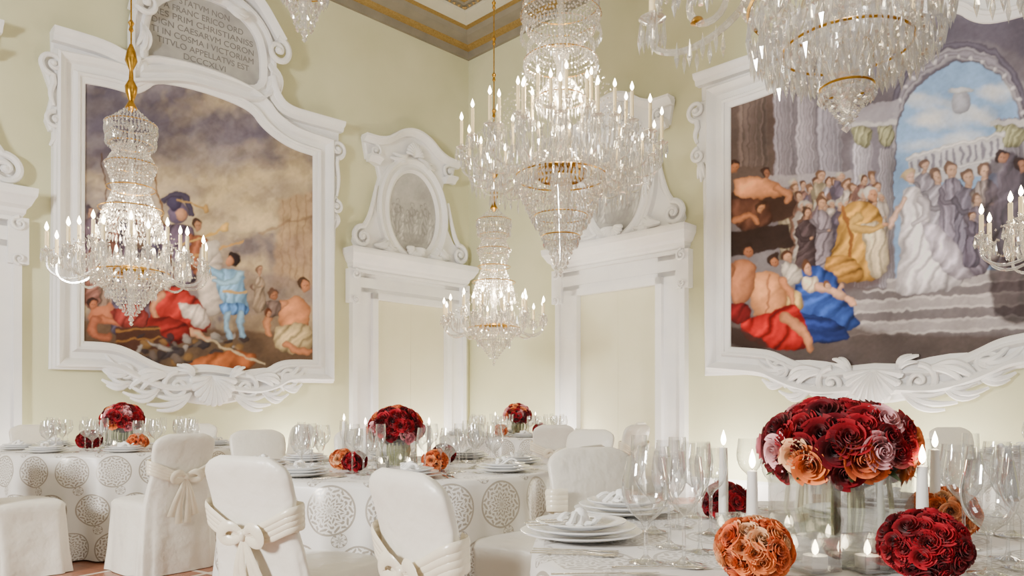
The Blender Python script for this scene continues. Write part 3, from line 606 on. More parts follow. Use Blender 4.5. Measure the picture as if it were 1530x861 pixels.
    shell(mb,(ac,3.42),.15,.12,.12,flip=-1); shell(mb,(ac,4.86),.14,.14,.1,flip=1)
    mb.obj('medallion_frame',M_PL,parent=e,M=M)
    c0=ac
    canvas('medallion_relief_painting',el(.45,.62),GP,lambda a,z:((a-c0)/.5*100+100,(cz-z)/.66*130+130),M,n=.085,step=.012,mat=M_GRIS,parent=e)
    mb=MB(); mb.box(ac-hw+.002,ac+hw-.002,0.002,zt-.002,.002,.03); mb.box(ac-.003,ac+.003,.02,zt-.02,.03,.032)
    mb.obj('door_%d'%idx,M_DOOR,M=M,smooth=False)
doorset(1,'l',-1.18,M_L); doorset(2,'r',3.0,M_R); doorset(3,'l',-7.2,M_L)
# ---------------------------------------------------------------- chandeliers
class Drops:
    BV=np.array([(0,0,0),(1,0,-.62),(0,1,-.62),(-1,0,-.62),(0,-1,-.62),(0,0,-1.0)]); BF=[(0,1,2),(0,2,3),(0,3,4),(0,4,1),(5,2,1),(5,3,2),(5,4,3),(5,1,4)]
    def __init__(s): s.l=[]
    def add(s,x,y,z,w,h): s.l.append((x,y,z,w,h,random.random()*1.5))
    def build(s,name,parent,M):
        A=np.array(s.l); n=len(A); c=np.cos(A[:,5]);si=np.sin(A[:,5]); B=s.BV
        X=A[:,0,None]+A[:,3,None]*(c[:,None]*B[None,:,0]-si[:,None]*B[None,:,1]); Y=A[:,1,None]+A[:,3,None]*(si[:,None]*B[None,:,0]+c[:,None]*B[None,:,1]); Z=A[:,2,None]+A[:,4,None]*B[None,:,2]
        V=np.stack([X,Y,Z],-1).reshape(-1,3); Fc=(np.array(s.BF)[None]+6*np.arange(n)[:,None,None]).reshape(-1,3)
        me=bpy.data.meshes.new(name); me.from_pydata(V.tolist(),[],Fc.tolist()); me.materials.append(M_CRYS)
        o=bpy.data.objects.new(name,me); sc.collection.objects.link(o); o.matrix_basis=M; o.parent=parent; o.matrix_parent_inverse=parent.matrix_basis.inverted()
def chandelier(x,y,zt,kind,power=30):
    M=T(x,y,zt); e=empty('crystal_chandelier',M); D=Drops(); G=MB(); B=MB(); C=MB(); FL=MB()
    def ring(r,z,l,w,sp=.03,jit=0):
        n=max(6,int(2*math.pi*r/sp)); o=random.random()
        for i in range(n):
            a=2*math.pi*(i+o)/n; D.add(r*math.cos(a),r*math.sin(a),z,w,l*(1+jit*random.uniform(-1,1)))
    def basket(z0,r0,z1,r1,rows,w=.011,bulge=0):
        for k in range(rows):
            f=k/(rows-1); r=r0+(r1-r0)*f+bulge*math.sin(f*math.pi); ring(r,z0+(z1-z0)*f+.012,abs(z1-z0)/rows*1.15,w,w*2.6)
    def hoop(r,z,t=.008,m=None): (m or B).lathe([(r-t,z),(r,z+t),(r+t,z),(r,z-t),(r-t,z)],40)
    def strand(p,q,sag,n):
        for i in range(n):
            f=(i+.5)/n; D.add(p[0]+(q[0]-p[0])*f,p[1]+(q[1]-p[1])*f,p[2]+(q[2]-p[2])*f-sag*4*f*(1-f)+.01,.009,.022)
    def arm(a,r,zc,zh,hub,cl,drops=8,cup=.05,scroll=False,dl=.09):
        ca,sa=math.cos(a),math.sin(a)
        P=chaikin([(hub,zh),(hub+.25*(r-hub),zh+.06),(hub+.45*(r-hub),zh-.10),(hub+.75*(r-hub),min(zh,zc)-.16),(r+.0,min(zh,zc)-.10),(r,zc-.04)],2)
        G.tube([(p*ca,p*sa,z) for p,z in P],np.linspace(.013,.009,len(P))*(1.4 if scroll else 1),6,ref=(-sa,ca,0))
        if scroll:
            k=22; pts=[]
            for i in range(k):
                f=i/(k-1); th=math.pi*.5-f*2*math.pi*1.25; rr=.11*(1-.6*f); pts.append(((r*.66+rr*math.cos(th))*ca,(r*.66+rr*math.cos(th))*sa,zc-.02+rr*math.sin(th)))
            G.tube(pts,np.linspace(.018,.011,k),6,ref=(-sa,ca,0))
        cx,cy=r*ca,r*sa
        G.lathe([(.008,-.05),(.02,-.04),(.012,-.02),(cup*.5,-.012),(cup,.004),(cup*.96,.008),(cup*.4,.0),(.016,.01),(.018,.035),(.012,.037)],14,(cx,cy,zc))
        for i in range(drops):
            b=2*math.pi*i/drops; D.add(cx+cup*.92*math.cos(b),cy+cup*.92*math.sin(b),zc,.011,dl*(.9+.2*random.random()))
        D.add(cx,cy,zc-.05,.013,.07)
        C.lathe([(.0145,.02),(.0145,cl),(.008,cl+.004),(.0001,cl+.005)],10,(cx,cy,zc))
        zf=zc+cl+.006; h=.075
        FL.lathe([(.0005,0),(.010,h*.12),(.016,h*.32),(.014,h*.5),(.008,h*.74),(.0005,h)],8,(cx,cy,zf))
        return (cx,cy,zc)
    def rod(z0):
        B.lathe([(.007,z0),(.007,7.15-zt)],8)
        for k,zz in enumerate(np.arange(z0+.15,7.0-zt,.42)): B.lathe([(.007,zz-.05),(.02,zz-.03),(.012,zz),(.026,zz+.03),(.007,zz+.06)],10)
        B.lathe([(.001,7.19-zt-.1),(.08,7.19-zt-.06),(.1,7.19-zt)],18)
    D.add(0,0,.05,.02,.05); G.lathe([(.001,.03),(.022,.05),(.012,.08),(.001,.09)],12)
    if kind=='small':
        basket(.42,.30,.30,.20,5,.012); basket(.30,.19,.10,.045,8,.010); ring(.30,.45,.11,.012,.03,.1); ring(.19,.31,.09,.011,.03)
        hoop(.17,.46,.016); hoop(.30,.45,.006); B.lathe([(.15,.44),(.175,.46),(.15,.49)],30)
        G.lathe([(.02,.1),(.03,.3),(.06,.45),(.10,.5),(.05,.56),(.03,.7),(.05,.78),(.02,.85),(.03,1.0),(.05,1.08),(.02,1.15),(.02,1.7)],18)
        ends=[]
        for i in range(12): ends.append(arm(2*math.pi*(i+.3)/12,.58+.03*(i%2),.56,.5,.08,.15,9,.045))
        for i in range(8): ends.append(arm(2*math.pi*(i+.6)/8,.38,.66,.52,.07,.15,8,.04))
        ring(.36,.58,.13,.012,.05,.3); ring(.46,.55,.12,.012,.06,.3); ring(.24,.64,.13,.012,.04,.2)
        for z0,r0,z1,r1 in ((.98,.21,.80,.25),(1.16,.13,1.0,.19),(1.36,.20,1.22,.15),(1.53,.10,1.40,.17),(1.70,.20,1.58,.19)):
            basket(z0,r0,z1,r1,6,.011); ring(r1,z1+.01,.08,.012,.032,.1); hoop(max(r0,r1),z0,.005)
        ring(.2,1.70,.10,.012,.03); basket(1.82,.06,1.70,.19,5,.01); basket(1.58,.19,1.42,.11,5,.01)
        for p in ends: strand((.2*p[0]/math.hypot(p[0],p[1]),.2*p[1]/math.hypot(p[0],p[1]),.95),p,.06,12)
        for p,q in zip(ends[:12],ends[1:12]+ends[:1]): strand(p,q,.07,9)
        B.lathe([(.001,1.80),(.05,1.84),(.02,1.9),(.045,1.97),(.05,2.02),(.02,2.08),(.015,2.16),(.05,2.24),(.035,2.32),(.012,2.38)],16); rod(2.38)
    elif kind=='large':
        basket(.10,.05,.32,.13,6,.013); ring(.15,.36,.10,.014,.035); basket(.36,.17,.50,.22,4,.013); ring(.23,.54,.11,.014,.035)
        basket(.52,.26,.86,.40,9,.013); ring(.41,.88,.13,.014,.035,.1); hoop(.17,.37,.006); hoop(.24,.55,.006); hoop(.41,.9,.008)
        B.lathe([(.20,.88),(.23,.91),(.2,.96)],36); hoop(.22,.95,.016)
        G.lathe([(.02,.1),(.05,.4),(.09,.8),(.13,.95),(.06,1.05),(.04,1.3),(.09,1.4),(.04,1.5),(.04,1.9),(.08,2.0),(.03,2.1),(.03,3.2)],18)
        ends=[]
        for i in range(18): ends.append(arm(2*math.pi*(i+.3)/18,.86+.03*(i%2),1.13,1.0,.1,.24,10,.055,dl=.11))
        for i in range(12): ends.append(arm(2*math.pi*(i+.6)/12,.58,1.30,1.05,.1,.24,9,.05,dl=.11))
        for i in range(8): ends.append(arm(2*math.pi*(i+.1)/8,.33,1.48,1.2,.07,.24,8,.045))
        for r,z in ((.78,1.05),(.66,.98),(.55,.95),(.48,1.12),(.7,1.18),(.36,1.2)): ring(r,z,.16,.013,.048,.35)
        for r,z in ((.8,.9),(.62,.82)): ring(r,z,.12,.012,.09,.4)
        for z0,r0,z1,r1 in ((1.75,.12,1.6,.22),(2.08,.16,1.94,.33),(2.35,.36,2.22,.30),(2.22,.30,2.1,.18),(2.62,.14,2.45,.34),(2.9,.1,2.75,.2)):
            basket(z0,r0,z1,r1,6,.013); ring(max(r0,r1),min(z0,z1)+.01,.11,.013,.035,.15); hoop(max(r0,r1),z0 if r0>r1 else z1,.006)
        for p in ends:
            l=math.hypot(p[0],p[1]); strand((.3*p[0]/l,.3*p[1]/l,1.94),p,.1,16)
        for p,q in zip(ends[:18],ends[1:18]+ends[:1]): strand(p,q,.09,10)
        B.lathe([(.001,2.95),(.06,3.0),(.03,3.1),(.05,3.2),(.01,3.3)],16); rod(3.3)
    else:
        basket(.04,.02,.14,.085,7,.011); ring(.09,.16,.05,.012,.022); hoop(.09,.165,.005)
        for r,z,l in ((.12,.25,.09),(.17,.28,.11),(.22,.30,.10),(.27,.33,.12),(.31,.38,.13),(.34,.46,.12),(.30,.52,.13)):
            ring(r,z,l,.011,.038,.15)
        basket(.52,.36,.30,.16,8,.011); hoop(.34,.48,.007); hoop(.22,.31,.006)
        for i in range(36):
            a=random.random()*6.28; r=random.uniform(.1,.33); z=.22+r*.4
            for k in range(5): D.add(r*math.cos(a),r*math.sin(a),z+.028*k+.03,.009,.026)
        G.lathe([(.02,.08),(.07,.2),(.12,.35),(.1,.5),(.05,.6),(.04,1.1),(.1,1.2),(.03,1.4),(.03,2.4)],20)
        ends=[]; NA=8; ph=.04
        for i in range(NA): ends.append(arm(2*math.pi*(i+ph)/NA,.82,.70,.66,.12,.22,9,.06,True,.14))
        for i in range(NA):
            a=2*math.pi*(i+ph)/NA; ca,sa=math.cos(a),math.sin(a)
            for rr,zz in ((.5,.56),(.56,.55),(.62,.54),(.68,.55)):
                for s in (-.03,.03): D.add(rr*ca-sa*s,rr*sa+ca*s,zz,.012,.12)
            B.lathe([(.001,.0),(.03,.01),(.02,.03),(.001,.04)],10,(.6*ca,.6*sa,.6))
        for i in range(NA): ends.append(arm(2*math.pi*(i+.5)/NA,.52,.95,.75,.1,.22,9,.055))
        for z0,r0,z1,r1 in ((1.3,.12,1.1,.3),(1.7,.3,1.5,.2),(2.0,.12,1.85,.3)): basket(z0,r0,z1,r1,6,.013); ring(max(r0,r1),min(z0,z1)+.01,.11,.013,.035,.15)
        for p in ends:
            l=math.hypot(p[0],p[1]); strand((.25*p[0]/l,.25*p[1]/l,1.35),p,.06,20)
        B.lathe([(.001,2.3),(.06,2.36),(.03,2.45),(.01,2.55)],16); rod(2.5)
    D.build('crystal_drops',e,M); G.obj('glass_arms_and_stem',M_ARM,e,M); B.obj('brass_fittings',M_GOLD,e,M); C.obj('candle_sleeves',M_CANDLE,e,M); FL.obj('candle_flames',M_FLAME,e,M)
    l=bpy.data.lights.new('chandelier_light','POINT'); l.energy=power; l.color=(1,.84,.62); l.shadow_soft_size=.12
    o=bpy.data.objects.new('chandelier_light',l); sc.collection.objects.link(o); o.matrix_basis=T(x,y,zt+({'small':.85,'large':1.62}.get(kind,1.0))); o.parent=e; o.matrix_parent_inverse=M.inverted()
def at(px,Y): return (px-CX)/F*Y
chandelier(at(838,6.7),6.7,2.26,'large',110)
chandelier(at(738,8.7),8.7,1.57,'small',60)
chandelier(at(196,6.3),6.3,1.78,'small',65)
chandelier(at(455,5.0),5.0,3.54,'large',26)
chandelier(at(1265,2.7),2.7,2.09,'scroll',12)
chandelier(at(1624,5.0),5.0,1.73,'small',30)
# ---------------------------------------------------------------- tables
def tablecloth(x,y,r,name='banquet_table'):
    e=empty(name,T(x,y,0)); N=256; th=np.linspace(0,2*math.pi,N,endpoint=False)
    rows=[]; uvs=[]
    for q in (0.001,.3,.6,.85,.97): rows.append(np.stack([r*q*np.cos(th),r*q*np.sin(th),np.full(N,TZ)],1)); uvs.append(np.stack([r*q*np.cos(th),r*q*np.sin(th)],1))
    arc=np.arange(N+1)*2*math.pi/N*r; ph=random.random()*6
    for k,(dr,z) in enumerate([(.0,TZ-.008),(.006,TZ-.03),(.01,TZ-.1),(.014,.55),(.02,.4),(.028,.25),(.036,.12),(.045,.012)]):
        f=max(0,(TZ-z)/TZ)**.7; wv=f*(.03*np.sin(th*17+ph)+.022*np.sin(th*29+2*ph)+.01*np.sin(th*7+ph)); rr=r+dr+wv
        rows.append(np.stack([rr*np.cos(th),rr*np.sin(th),np.full(N,z)],1)); uvs.append(('s',z))
    V=np.array(rows); me=bpy.data.meshes.new('tablecloth'); F_=[];UV=[]
    for i in range(len(rows)-1):
        for j in range(N):
            j2=(j+1)%N; F_.append((i*N+j,(i+1)*N+j,(i+1)*N+j2,i*N+j2))
            for (ii,jj,jn) in ((i,j,j),(i+1,j,j),(i+1,j2,j+1),(i,j2,j+1)):
                if i<4: UV.append(tuple(uvs[ii][jj]))
                else:
                    z=uvs[ii][1] if isinstance(uvs[ii],tuple) else TZ+.02
                    UV.append((arc[jn],z+.04))
    me.from_pydata(V.reshape(-1,3).tolist(),[],F_); ul=me.uv_layers.new(name='UVMap'); ul.data.foreach_set('uv',np.array(UV,dtype=np.float32).ravel())
    me.polygons.foreach_set('use_smooth',[True]*len(me.polygons)); me.materials.append(M_CLOTH)
    o=bpy.data.objects.new('tablecloth',me); sc.collection.objects.link(o); o.matrix_basis=T(x,y,0); o.parent=e; o.matrix_parent_inverse=e.matrix_basis.inverted()
    mb=MB(); mb.lathe([(.001,TZ-.04),(r-.02,TZ-.04),(r-.02,TZ-.015),(.001,TZ-.015)],48); mb.lathe([(.25,0),(.2,.03),(.05,.08),(.05,TZ-.04)],20); mb.obj('table_base',M_BROWN,e,T(x,y,0))
    return e
T1=(.97,1.80);T2=(at(592,4.26),4.26);T3=(at(183,6.2),6.2);T4=(at(773,9.0),9.0);T5=(4.1,4.95)
for t in (T1,T2,T3,T4,T5): tablecloth(*t,.92)
GP1=[(.0005,.002),(.034,.001),(.035,.003),(.012,.008),(.004,.016),(.0035,.06),(.0038,.095),(.009,.105),(.028,.122),(.038,.145),(.040,.168),(.036,.198),(.034,.215)]
GP2=[(.0005,.002),(.03,.001),(.031,.003),(.01,.008),(.0035,.014),(.0032,.08),(.006,.092),(.018,.105),(.026,.13),(.026,.16),(.023,.19)]
GP3=[(.0005,.002),(.036,.001),(.037,.003),(.012,.008),(.0045,.016),(.004,.07),(.012,.085),(.036,.105),(.048,.135),(.048,.165),(.041,.2),(.039,.215)]
GP4=[(.0005,.002),(.034,.001),(.034,.003),(.006,.008),(.0035,.02),(.0035,.10),(.008,.12),(.02,.15),(.024,.19),(.022,.235)]
PR=[GP1,GP2,GP3,GP4]
def smoothprof(p): return p[:6]+chaikin(p[6:],2)
def glass_at(mb,x,y,k,s=1,seg=20): mb.lathe([(r*s,z*s) for r,z in PR[k]],seg,(x,y,TZ))
def plates(mb,x,y,s=1,seg=40,lay=3):
    z=TZ+.001
    for i in range(lay):
        R=(.155,.14,.115)[i]*s
        mb.lathe([(.001,z+.003),(R*.6,z+.003),(R*.68,z+.006),(R,z+.018),(R+.002,z+.021),(R*.98,z+.022),(R*.66,z+.011),(R*.6,z+.008),(.001,z+.008)],seg,(x,y,0),0); z+=.013
    return z+.008
def napkin(mb,x,y,z,a,s=1,m=0):
    c,n=math.cos(a),math.sin(a)
    for k in range(5):
        off=(k-2)*.01; pts=[(x+c*(-.0+.06*f*s)+(-n)*(off+.014*(k-2)*f),y+n*(.06*f*s)+c*(off+.014*(k-2)*f),z+.014+.014*math.sin(f*3.0+k)) for f in np.linspace(-1,1,9)]
        mb.tube(pts,np.stack([np.full(9,.010),np.full(9,.005)],1),6,m)
    mb.ball((x,y,z+.022),.019,10,m)
def cutlery(mb,x,y,z,a,kind,m=0,L=.2):
    c,n=math.cos(a),math.sin(a); P=lambda f,o=0,h=0:(x+c*f*L-n*o,y+n*f*L+c*o,z+.004+h)
    mb.tube([P(-.5),P(-.3),P(0),P(.15)],[(.006,.002),(.005,.002),(.003,.0018),(.003,.0018)],8,m,ref=(0,0,1))
    if kind=='knife': mb.tube([P(.15),P(.25),P(.42),P(.5,.004)],[(.004,.001),(.009,.001),(.009,.001),(.002,.001)],6,m,ref=(0,0,1))
    elif kind=='fork':
        mb.tube([P(.15),P(.22),P(.28)],[(.003,.0015),(.011,.0015),(.011,.0015)],6,m,ref=(0,0,1))
        for k in range(4): mb.tube([P(.27,(k-1.5)*.006),P(.4,(k-1.5)*.006,.003),P(.5,(k-1.5)*.0055)],.0014,5,m)
    else: mb.tube([P(.15),P(.25),P(.35),P(.45),P(.5)],[(.003,.0015),(.013,.003),(.018,.004),(.014,.003),(.002,.001)],8,m,ref=(0,0,1))
# ---- roses
def rose_template(ni,nj):
    V=[];Fc=[];sh=[];n=0
    for li,(cnt,r,h,op,hw) in enumerate([(2,.13,1.0,-.03,2.1),(3,.27,1.0,.0,1.45),(3,.44,.95,.05,1.4),(4,.63,.80,.14,1.12),(5,.84,.55,.22,.92)]):
        for k in range(cnt):
            ph=2*math.pi*(k+.31*li)/cnt+li*.8
            for i in range(ni):
                t=i/(ni-1)
                for j in range(nj):
                    s=2*j/(nj-1)-1; a=ph+s*hw*(1-.12*t); rr=r*(.45+.55*math.sin(t*1.5))+op*t**2.5+(.045+.03*li)*s*t; zz=h*(t-.10*s*s*t)-.30*op*t**4
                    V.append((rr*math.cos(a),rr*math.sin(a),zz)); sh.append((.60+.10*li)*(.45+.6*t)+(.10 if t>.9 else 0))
            for i in range(ni-1):
                for j in range(nj-1): q=n+i*nj+j; Fc.append((q,q+1,q+nj+1,q+nj))
            n+=ni*nj
    return np.array(V),Fc,np.array(sh)
RHI=rose_template(6,9); RLO=rose_template(3,5)
def rosecol(kind):
    r=random.random()
    return {'red':[lin(150,6,26),lin(122,3,20),lin(170,12,34),lin(100,2,18)],'pink':[lin(246,182,188),lin(238,150,164)],'orange':[lin(242,134,70),lin(248,156,94),lin(232,114,62)],'peach':[lin(250,194,146),lin(246,174,126)]}[kind][int(r*{'red':4,'pink':2,'orange':3,'peach':2}[kind])]
def roseball(mb,cx,cy,cz,R,rr,picker,zmin=-.35,flat=.85,tp=None):
    RV,RF,RS=tp
    n=int(5.0*R*R/(rr*rr)); g=math.pi*(3-math.sqrt(5))
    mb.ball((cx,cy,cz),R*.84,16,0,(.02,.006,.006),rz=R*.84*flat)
    for i in range(n):
        z=1-2*(i+.5)/n
        if z<zmin: continue
        q=math.sqrt(1-z*z); a=g*i; d=Vector((q*math.cos(a),q*math.sin(a),z)); d+=Vector([random.uniform(-1,1)*.35*rr/R for _ in range(3)]); d.normalize()
        col=np.array(rosecol(picker(d)))
        nd=(d+Vector([random.uniform(-.22,.22) for _ in range(3)])).normalized()
        rot=nd.to_track_quat('Z','Y').to_matrix()@Matrix.Rotation(random.random()*6.28,3,'Z'); Rm=np.array(rot)
        sz=rr*random.uniform(.86,1.14); rad=R*random.uniform(.97,1.05)-rr*.6; v=(RV*np.array([1.05,1.05,.85])*sz)@Rm.T+np.array([cx+d.x*rad,cy+d.y*rad,cz+d.z*rad*flat])
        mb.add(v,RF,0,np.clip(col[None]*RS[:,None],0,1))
def centerpiece(x,y,s=1,near=False,rot=.3):
    e=empty('rose_centerpiece',T(x,y,TZ)); M=T(x,y,TZ)@Matrix.Rotation(rot,4,'Z'); w=.112*s;h=.19*s
    def pick(d):
        r=random.random()
        if not near:
            return 'pink' if r<.20 else ('orange' if r<.40 else 'red')
        if d.z<.0: return 'orange' if r<.50 else ('peach' if r<.64 else 'red')
        if d.z<.45: return 'pink' if (r<.36 and d.x<-.1) else ('orange' if r<.28 else 'red')
        return 'pink' if r<.12 else 'red'
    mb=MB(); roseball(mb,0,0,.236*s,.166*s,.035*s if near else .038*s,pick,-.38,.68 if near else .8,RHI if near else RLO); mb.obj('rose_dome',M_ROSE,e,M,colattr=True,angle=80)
    mb=MB()
    for k in range(30):
        a=random.uniform(-.09,.09)*s;b=random.uniform(-.09,.09)*s; mb.tube([(a*.8,b*.8,.016),(a,b,h*.5),(a*.9,b*.9,h+.02)],.006*s,6)
    for k in range(9):
        a=k/9*6.28; c,n=math.cos(a),math.sin(a); mb.tube([(c*.08*s,n*.08*s,h),(c*.13*s,n*.13*s,h+.01),(c*.165*s,n*.165*s,h-.012)],[(.004,.002),(.02*s,.003),(.002,.001)],6,1,ref=(0,0,1))
    mb.obj('stems',[M_STEM,M_LEAF],e,M)
    mb=MB(); t=.005
    for (x0,x1,y0,y1) in ((-w,w,-w,-w+t),(-w,w,w-t,w),(-w,-w+t,-w+t,w-t),(w-t,w,-w+t,w-t)): mb.box(x0,x1,y0,y1,.006,h)
    mb.box(-w,w,-w,w,.004,.014); mb.obj('square_glass_vase',M_GLASS,e,M,smooth=False)
    mb=MB(); mb.box(-w*1.7,w*1.7,-w*1.5,w*1.5,0.0005,.003); mb.obj('mirror_tray',M_MIRROR,e,M,smooth=False)
centerpiece(at(1252,1.76),1.76,1.0,True,.28)
centerpiece(*T2,.92); centerpiece(*T3,.98); centerpiece(*T4,1.0)
def posy(x,y,R,kind,rr=.02):
    near=y<3
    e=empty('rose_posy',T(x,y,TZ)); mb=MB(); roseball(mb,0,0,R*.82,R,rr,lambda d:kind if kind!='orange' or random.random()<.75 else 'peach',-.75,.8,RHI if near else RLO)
    mb.obj('roses',M_ROSE,e,T(x,y,TZ),colattr=True,angle=80); mb=MB(); mb.lathe([(.001,.0005),(R*.45,.0005),(R*.5,.02),(R*.4,.03)],16); mb.obj('glass_dish',M_GLASS,e,T(x,y,TZ))
for px,Y,R,k in ((1127,1.47,.072,'orange'),(1380,1.47,.080,'red'),(1083,2.25,.066,'red'),(1410,1.92,.080,'orange'),
                 (512,4.05,.066,'orange'),(530,3.92,.062,'red'),(650,3.95,.066,'orange'),(662,4.45,.07,'red'),(133,6.0,.09,'red'),(206,5.9,.075,'orange'),(808,8.6,.09,'red'),(748,8.7,.08,'orange'),(824,8.9,.07,'red')):
    posy(at(px,Y),Y,R,k,.021 if Y<3 else .024)
def taper(x,y,h,name='taper_candle',hold=.03):
    e=empty(name,T(x,y,TZ)); M=T(x,y,TZ); mb=MB(); mb.lathe([(.0125,hold),(.0125,hold+h*.5),(.0105,hold+h),(.004,hold+h+.003),(.0001,hold+h+.001)],16); mb.obj('wax',M_WAXW,e,M)
    mb=MB(); mb.lathe([(.0005,.001),(.032,.001),(.033,.005),(.014,.012),(.014,hold+.012),(.016,hold+.016)],20); mb.obj('glass_holder',M_GLASS,e,M)
    mb=MB(); z=hold+h; mb.lathe([(.001,z),(.001,z+.01)],5); mb.obj('wick',M_WICK,e,M)
    mb=MB(); z+=.006; mb.lathe([(.0005,z),(.0055,z+.006),(.0075,z+.014),(.006,z+.025),(.0005,z+.042)],10); mb.obj('flame',M_FLAME,e,M)
for px,Y,h in ((1124,1.62,.17),(1081,2.0,.20),(1378,1.62,.18),(1397,1.9,.20),(546,4.3,.2),(641,4.4,.2),(514,4.5,.22),(152,6.1,.2),(214,6.3,.2),(740,8.9,.2),(800,9.1,.2)): taper(at(px,Y),Y,h)
def votive(x,y,s=1,rot=.3):
    e=empty('votive_candle',T(x,y,TZ)); M=T(x,y,TZ)@Matrix.Rotation(rot,4,'Z'); w=.036*s;t=.004;h=.075*s; mb=MB()
    for (x0,x1,y0,y1) in ((-w,w,-w,-w+t),(-w,w,w-t,w),(-w,-w+t,-w+t,w-t),(w-t,w,-w+t,w-t)): mb.box(x0,x1,y0,y1,.004,h)
    mb.box(-w,w,-w,w,.004,.009); mb.obj('cube_glass',M_GLASS,e,M,smooth=False)
    mb=MB(); mb.lathe([(.001,.01),(.024,.01),(.024,.034),(.022,.034),(.001,.032)],18); mb.obj('tealight',M_WAXW,e,M)
    mb=MB(); z=.034; mb.lathe([(.0005,z),(.0055,z+.005),(.007,z+.012),(.005,z+.021),(.0005,z+.032)],10); mb.obj('flame',M_FLAME,e,M)
for px,Y in ((1218,1.54),(1296,1.54),(1100,1.84),(1150,1.70)): votive(at(px,Y),Y)
for px,Y in ((570,4.02),(612,4.02),(170,6.0),(194,6.0)): votive(at(px,Y),Y)
near_gl=[(965,1.62,2),(1022,1.60,0),(1046,1.74,3),(1000,1.80,0),(976,2.02,2),(1062,1.98,0),(1012,2.1,3),(1040,2.28,2),(998,2.4,0),(1070,2.42,1),(955,2.25,3),(1478,1.50,2),(1440,1.78,0),(1506,1.66,3),(1466,2.0,0),(1430,2.12,2),(1512,1.95,2),(1490,2.3,0),(1450,2.4,3),(1400,2.35,1),(1150,2.45,1),(1120,2.5,0),(1340,2.45,1),(1375,2.5,0),(1180,2.55,2),(1528,1.56,0)]
for px,Y,k in near_gl:
    x=at(px,Y); mb=MB(); mb.lathe([(r*1.08,z*1.08) for r,z in smoothprof(PR[k])],36,(0,0,0)); mb.obj('wine_glass',M_GLASS,None,T(x,Y,TZ+.001))
def setting(x,y,rot,full=True):
    e=empty('place_setting',T(x,y,TZ)); mb=MB(); z=plates(mb,x,y); mb.obj('plates',M_CHINA,e)
    mb=MB(); napkin(mb,x+.02*math.cos(rot),y+.02*math.sin(rot),z-.006,rot,.9); mb.obj('napkin',M_NAP,e)
    mb=MB(); c,n=math.cos(rot),math.sin(rot)
    for o,k in ((.18,'knife'),(.205,'knife'),(.23,'spoon'),(-.18,'fork'),(-.21,'fork')): cutlery(mb,x+c*o,y+n*o,TZ,rot+math.pi/2,k)
    mb.obj('cutlery',M_SILVER,e)
    return e
def radial(t,px,Y):
    x=at(px,Y); return x,Y,math.atan2(Y-t[1],x-t[0])+math.pi/2
s1=radial(T1,868,1.93); s2=radial(T1,932,2.36)
for s in (s1,s2): setting(*s)
setting(1.25,2.48,math.atan2(.68,.28)+math.pi/2)
mb=MB()
cutlery(mb,at(838,1.90),1.90,TZ+.042,.2,'fork',L=.19); cutlery(mb,at(846,1.87),1.87,TZ+.042,.28,'knife',L=.2); cutlery(mb,at(842,1.94),1.94,TZ+.042,.12,'fork',L=.19)
cutlery(mb,at(905,1.50),1.50,TZ+.001,.05,'knife',L=.22); cutlery(mb,at(985,1.56),1.56,TZ+.001,.0,'spoon',L=.2)
mb.obj('serving_cutlery',M_SILVER)
def dress(t,phase,r=.92,n=8):
    gl=MB(); e=empty('table_settings',T(t[0],t[1],TZ)); pl=MB(); np_=MB(); cu=MB()
    for i in range(n):
        a=phase+2*math.pi*i/n; c,s=math.cos(a),math.sin(a); x,y=t[0]+.72*c,t[1]+.72*s
        z=plates(pl,x,y,.95,28); napkin(np_,x,y,z-.006,a+1.2,.8)
        for o,k in ((.17,'knife'),(-.17,'fork'),(.2,'spoon')): cutlery(cu,x-s*o,y+c*o,TZ,a+math.pi,k)
        for j,(dr,dt) in enumerate(((.47,.10),(.42,.19),(.52,.22),(.46,.28))):
            glass_at(gl,t[0]+dr*c-s*dt,t[1]+dr*s+c*dt,(0,1,2,3)[j],1.08,16)
    gl.obj('wine_glasses',M_GLASS,e); pl.obj('plates',M_CHINA,e); np_.obj('napkins',M_NAP,e); cu.obj('cutlery',M_SILVER,e)
dress(T2,.25); dress(T3,.5); dress(T4,.1); dress(T5,.3)
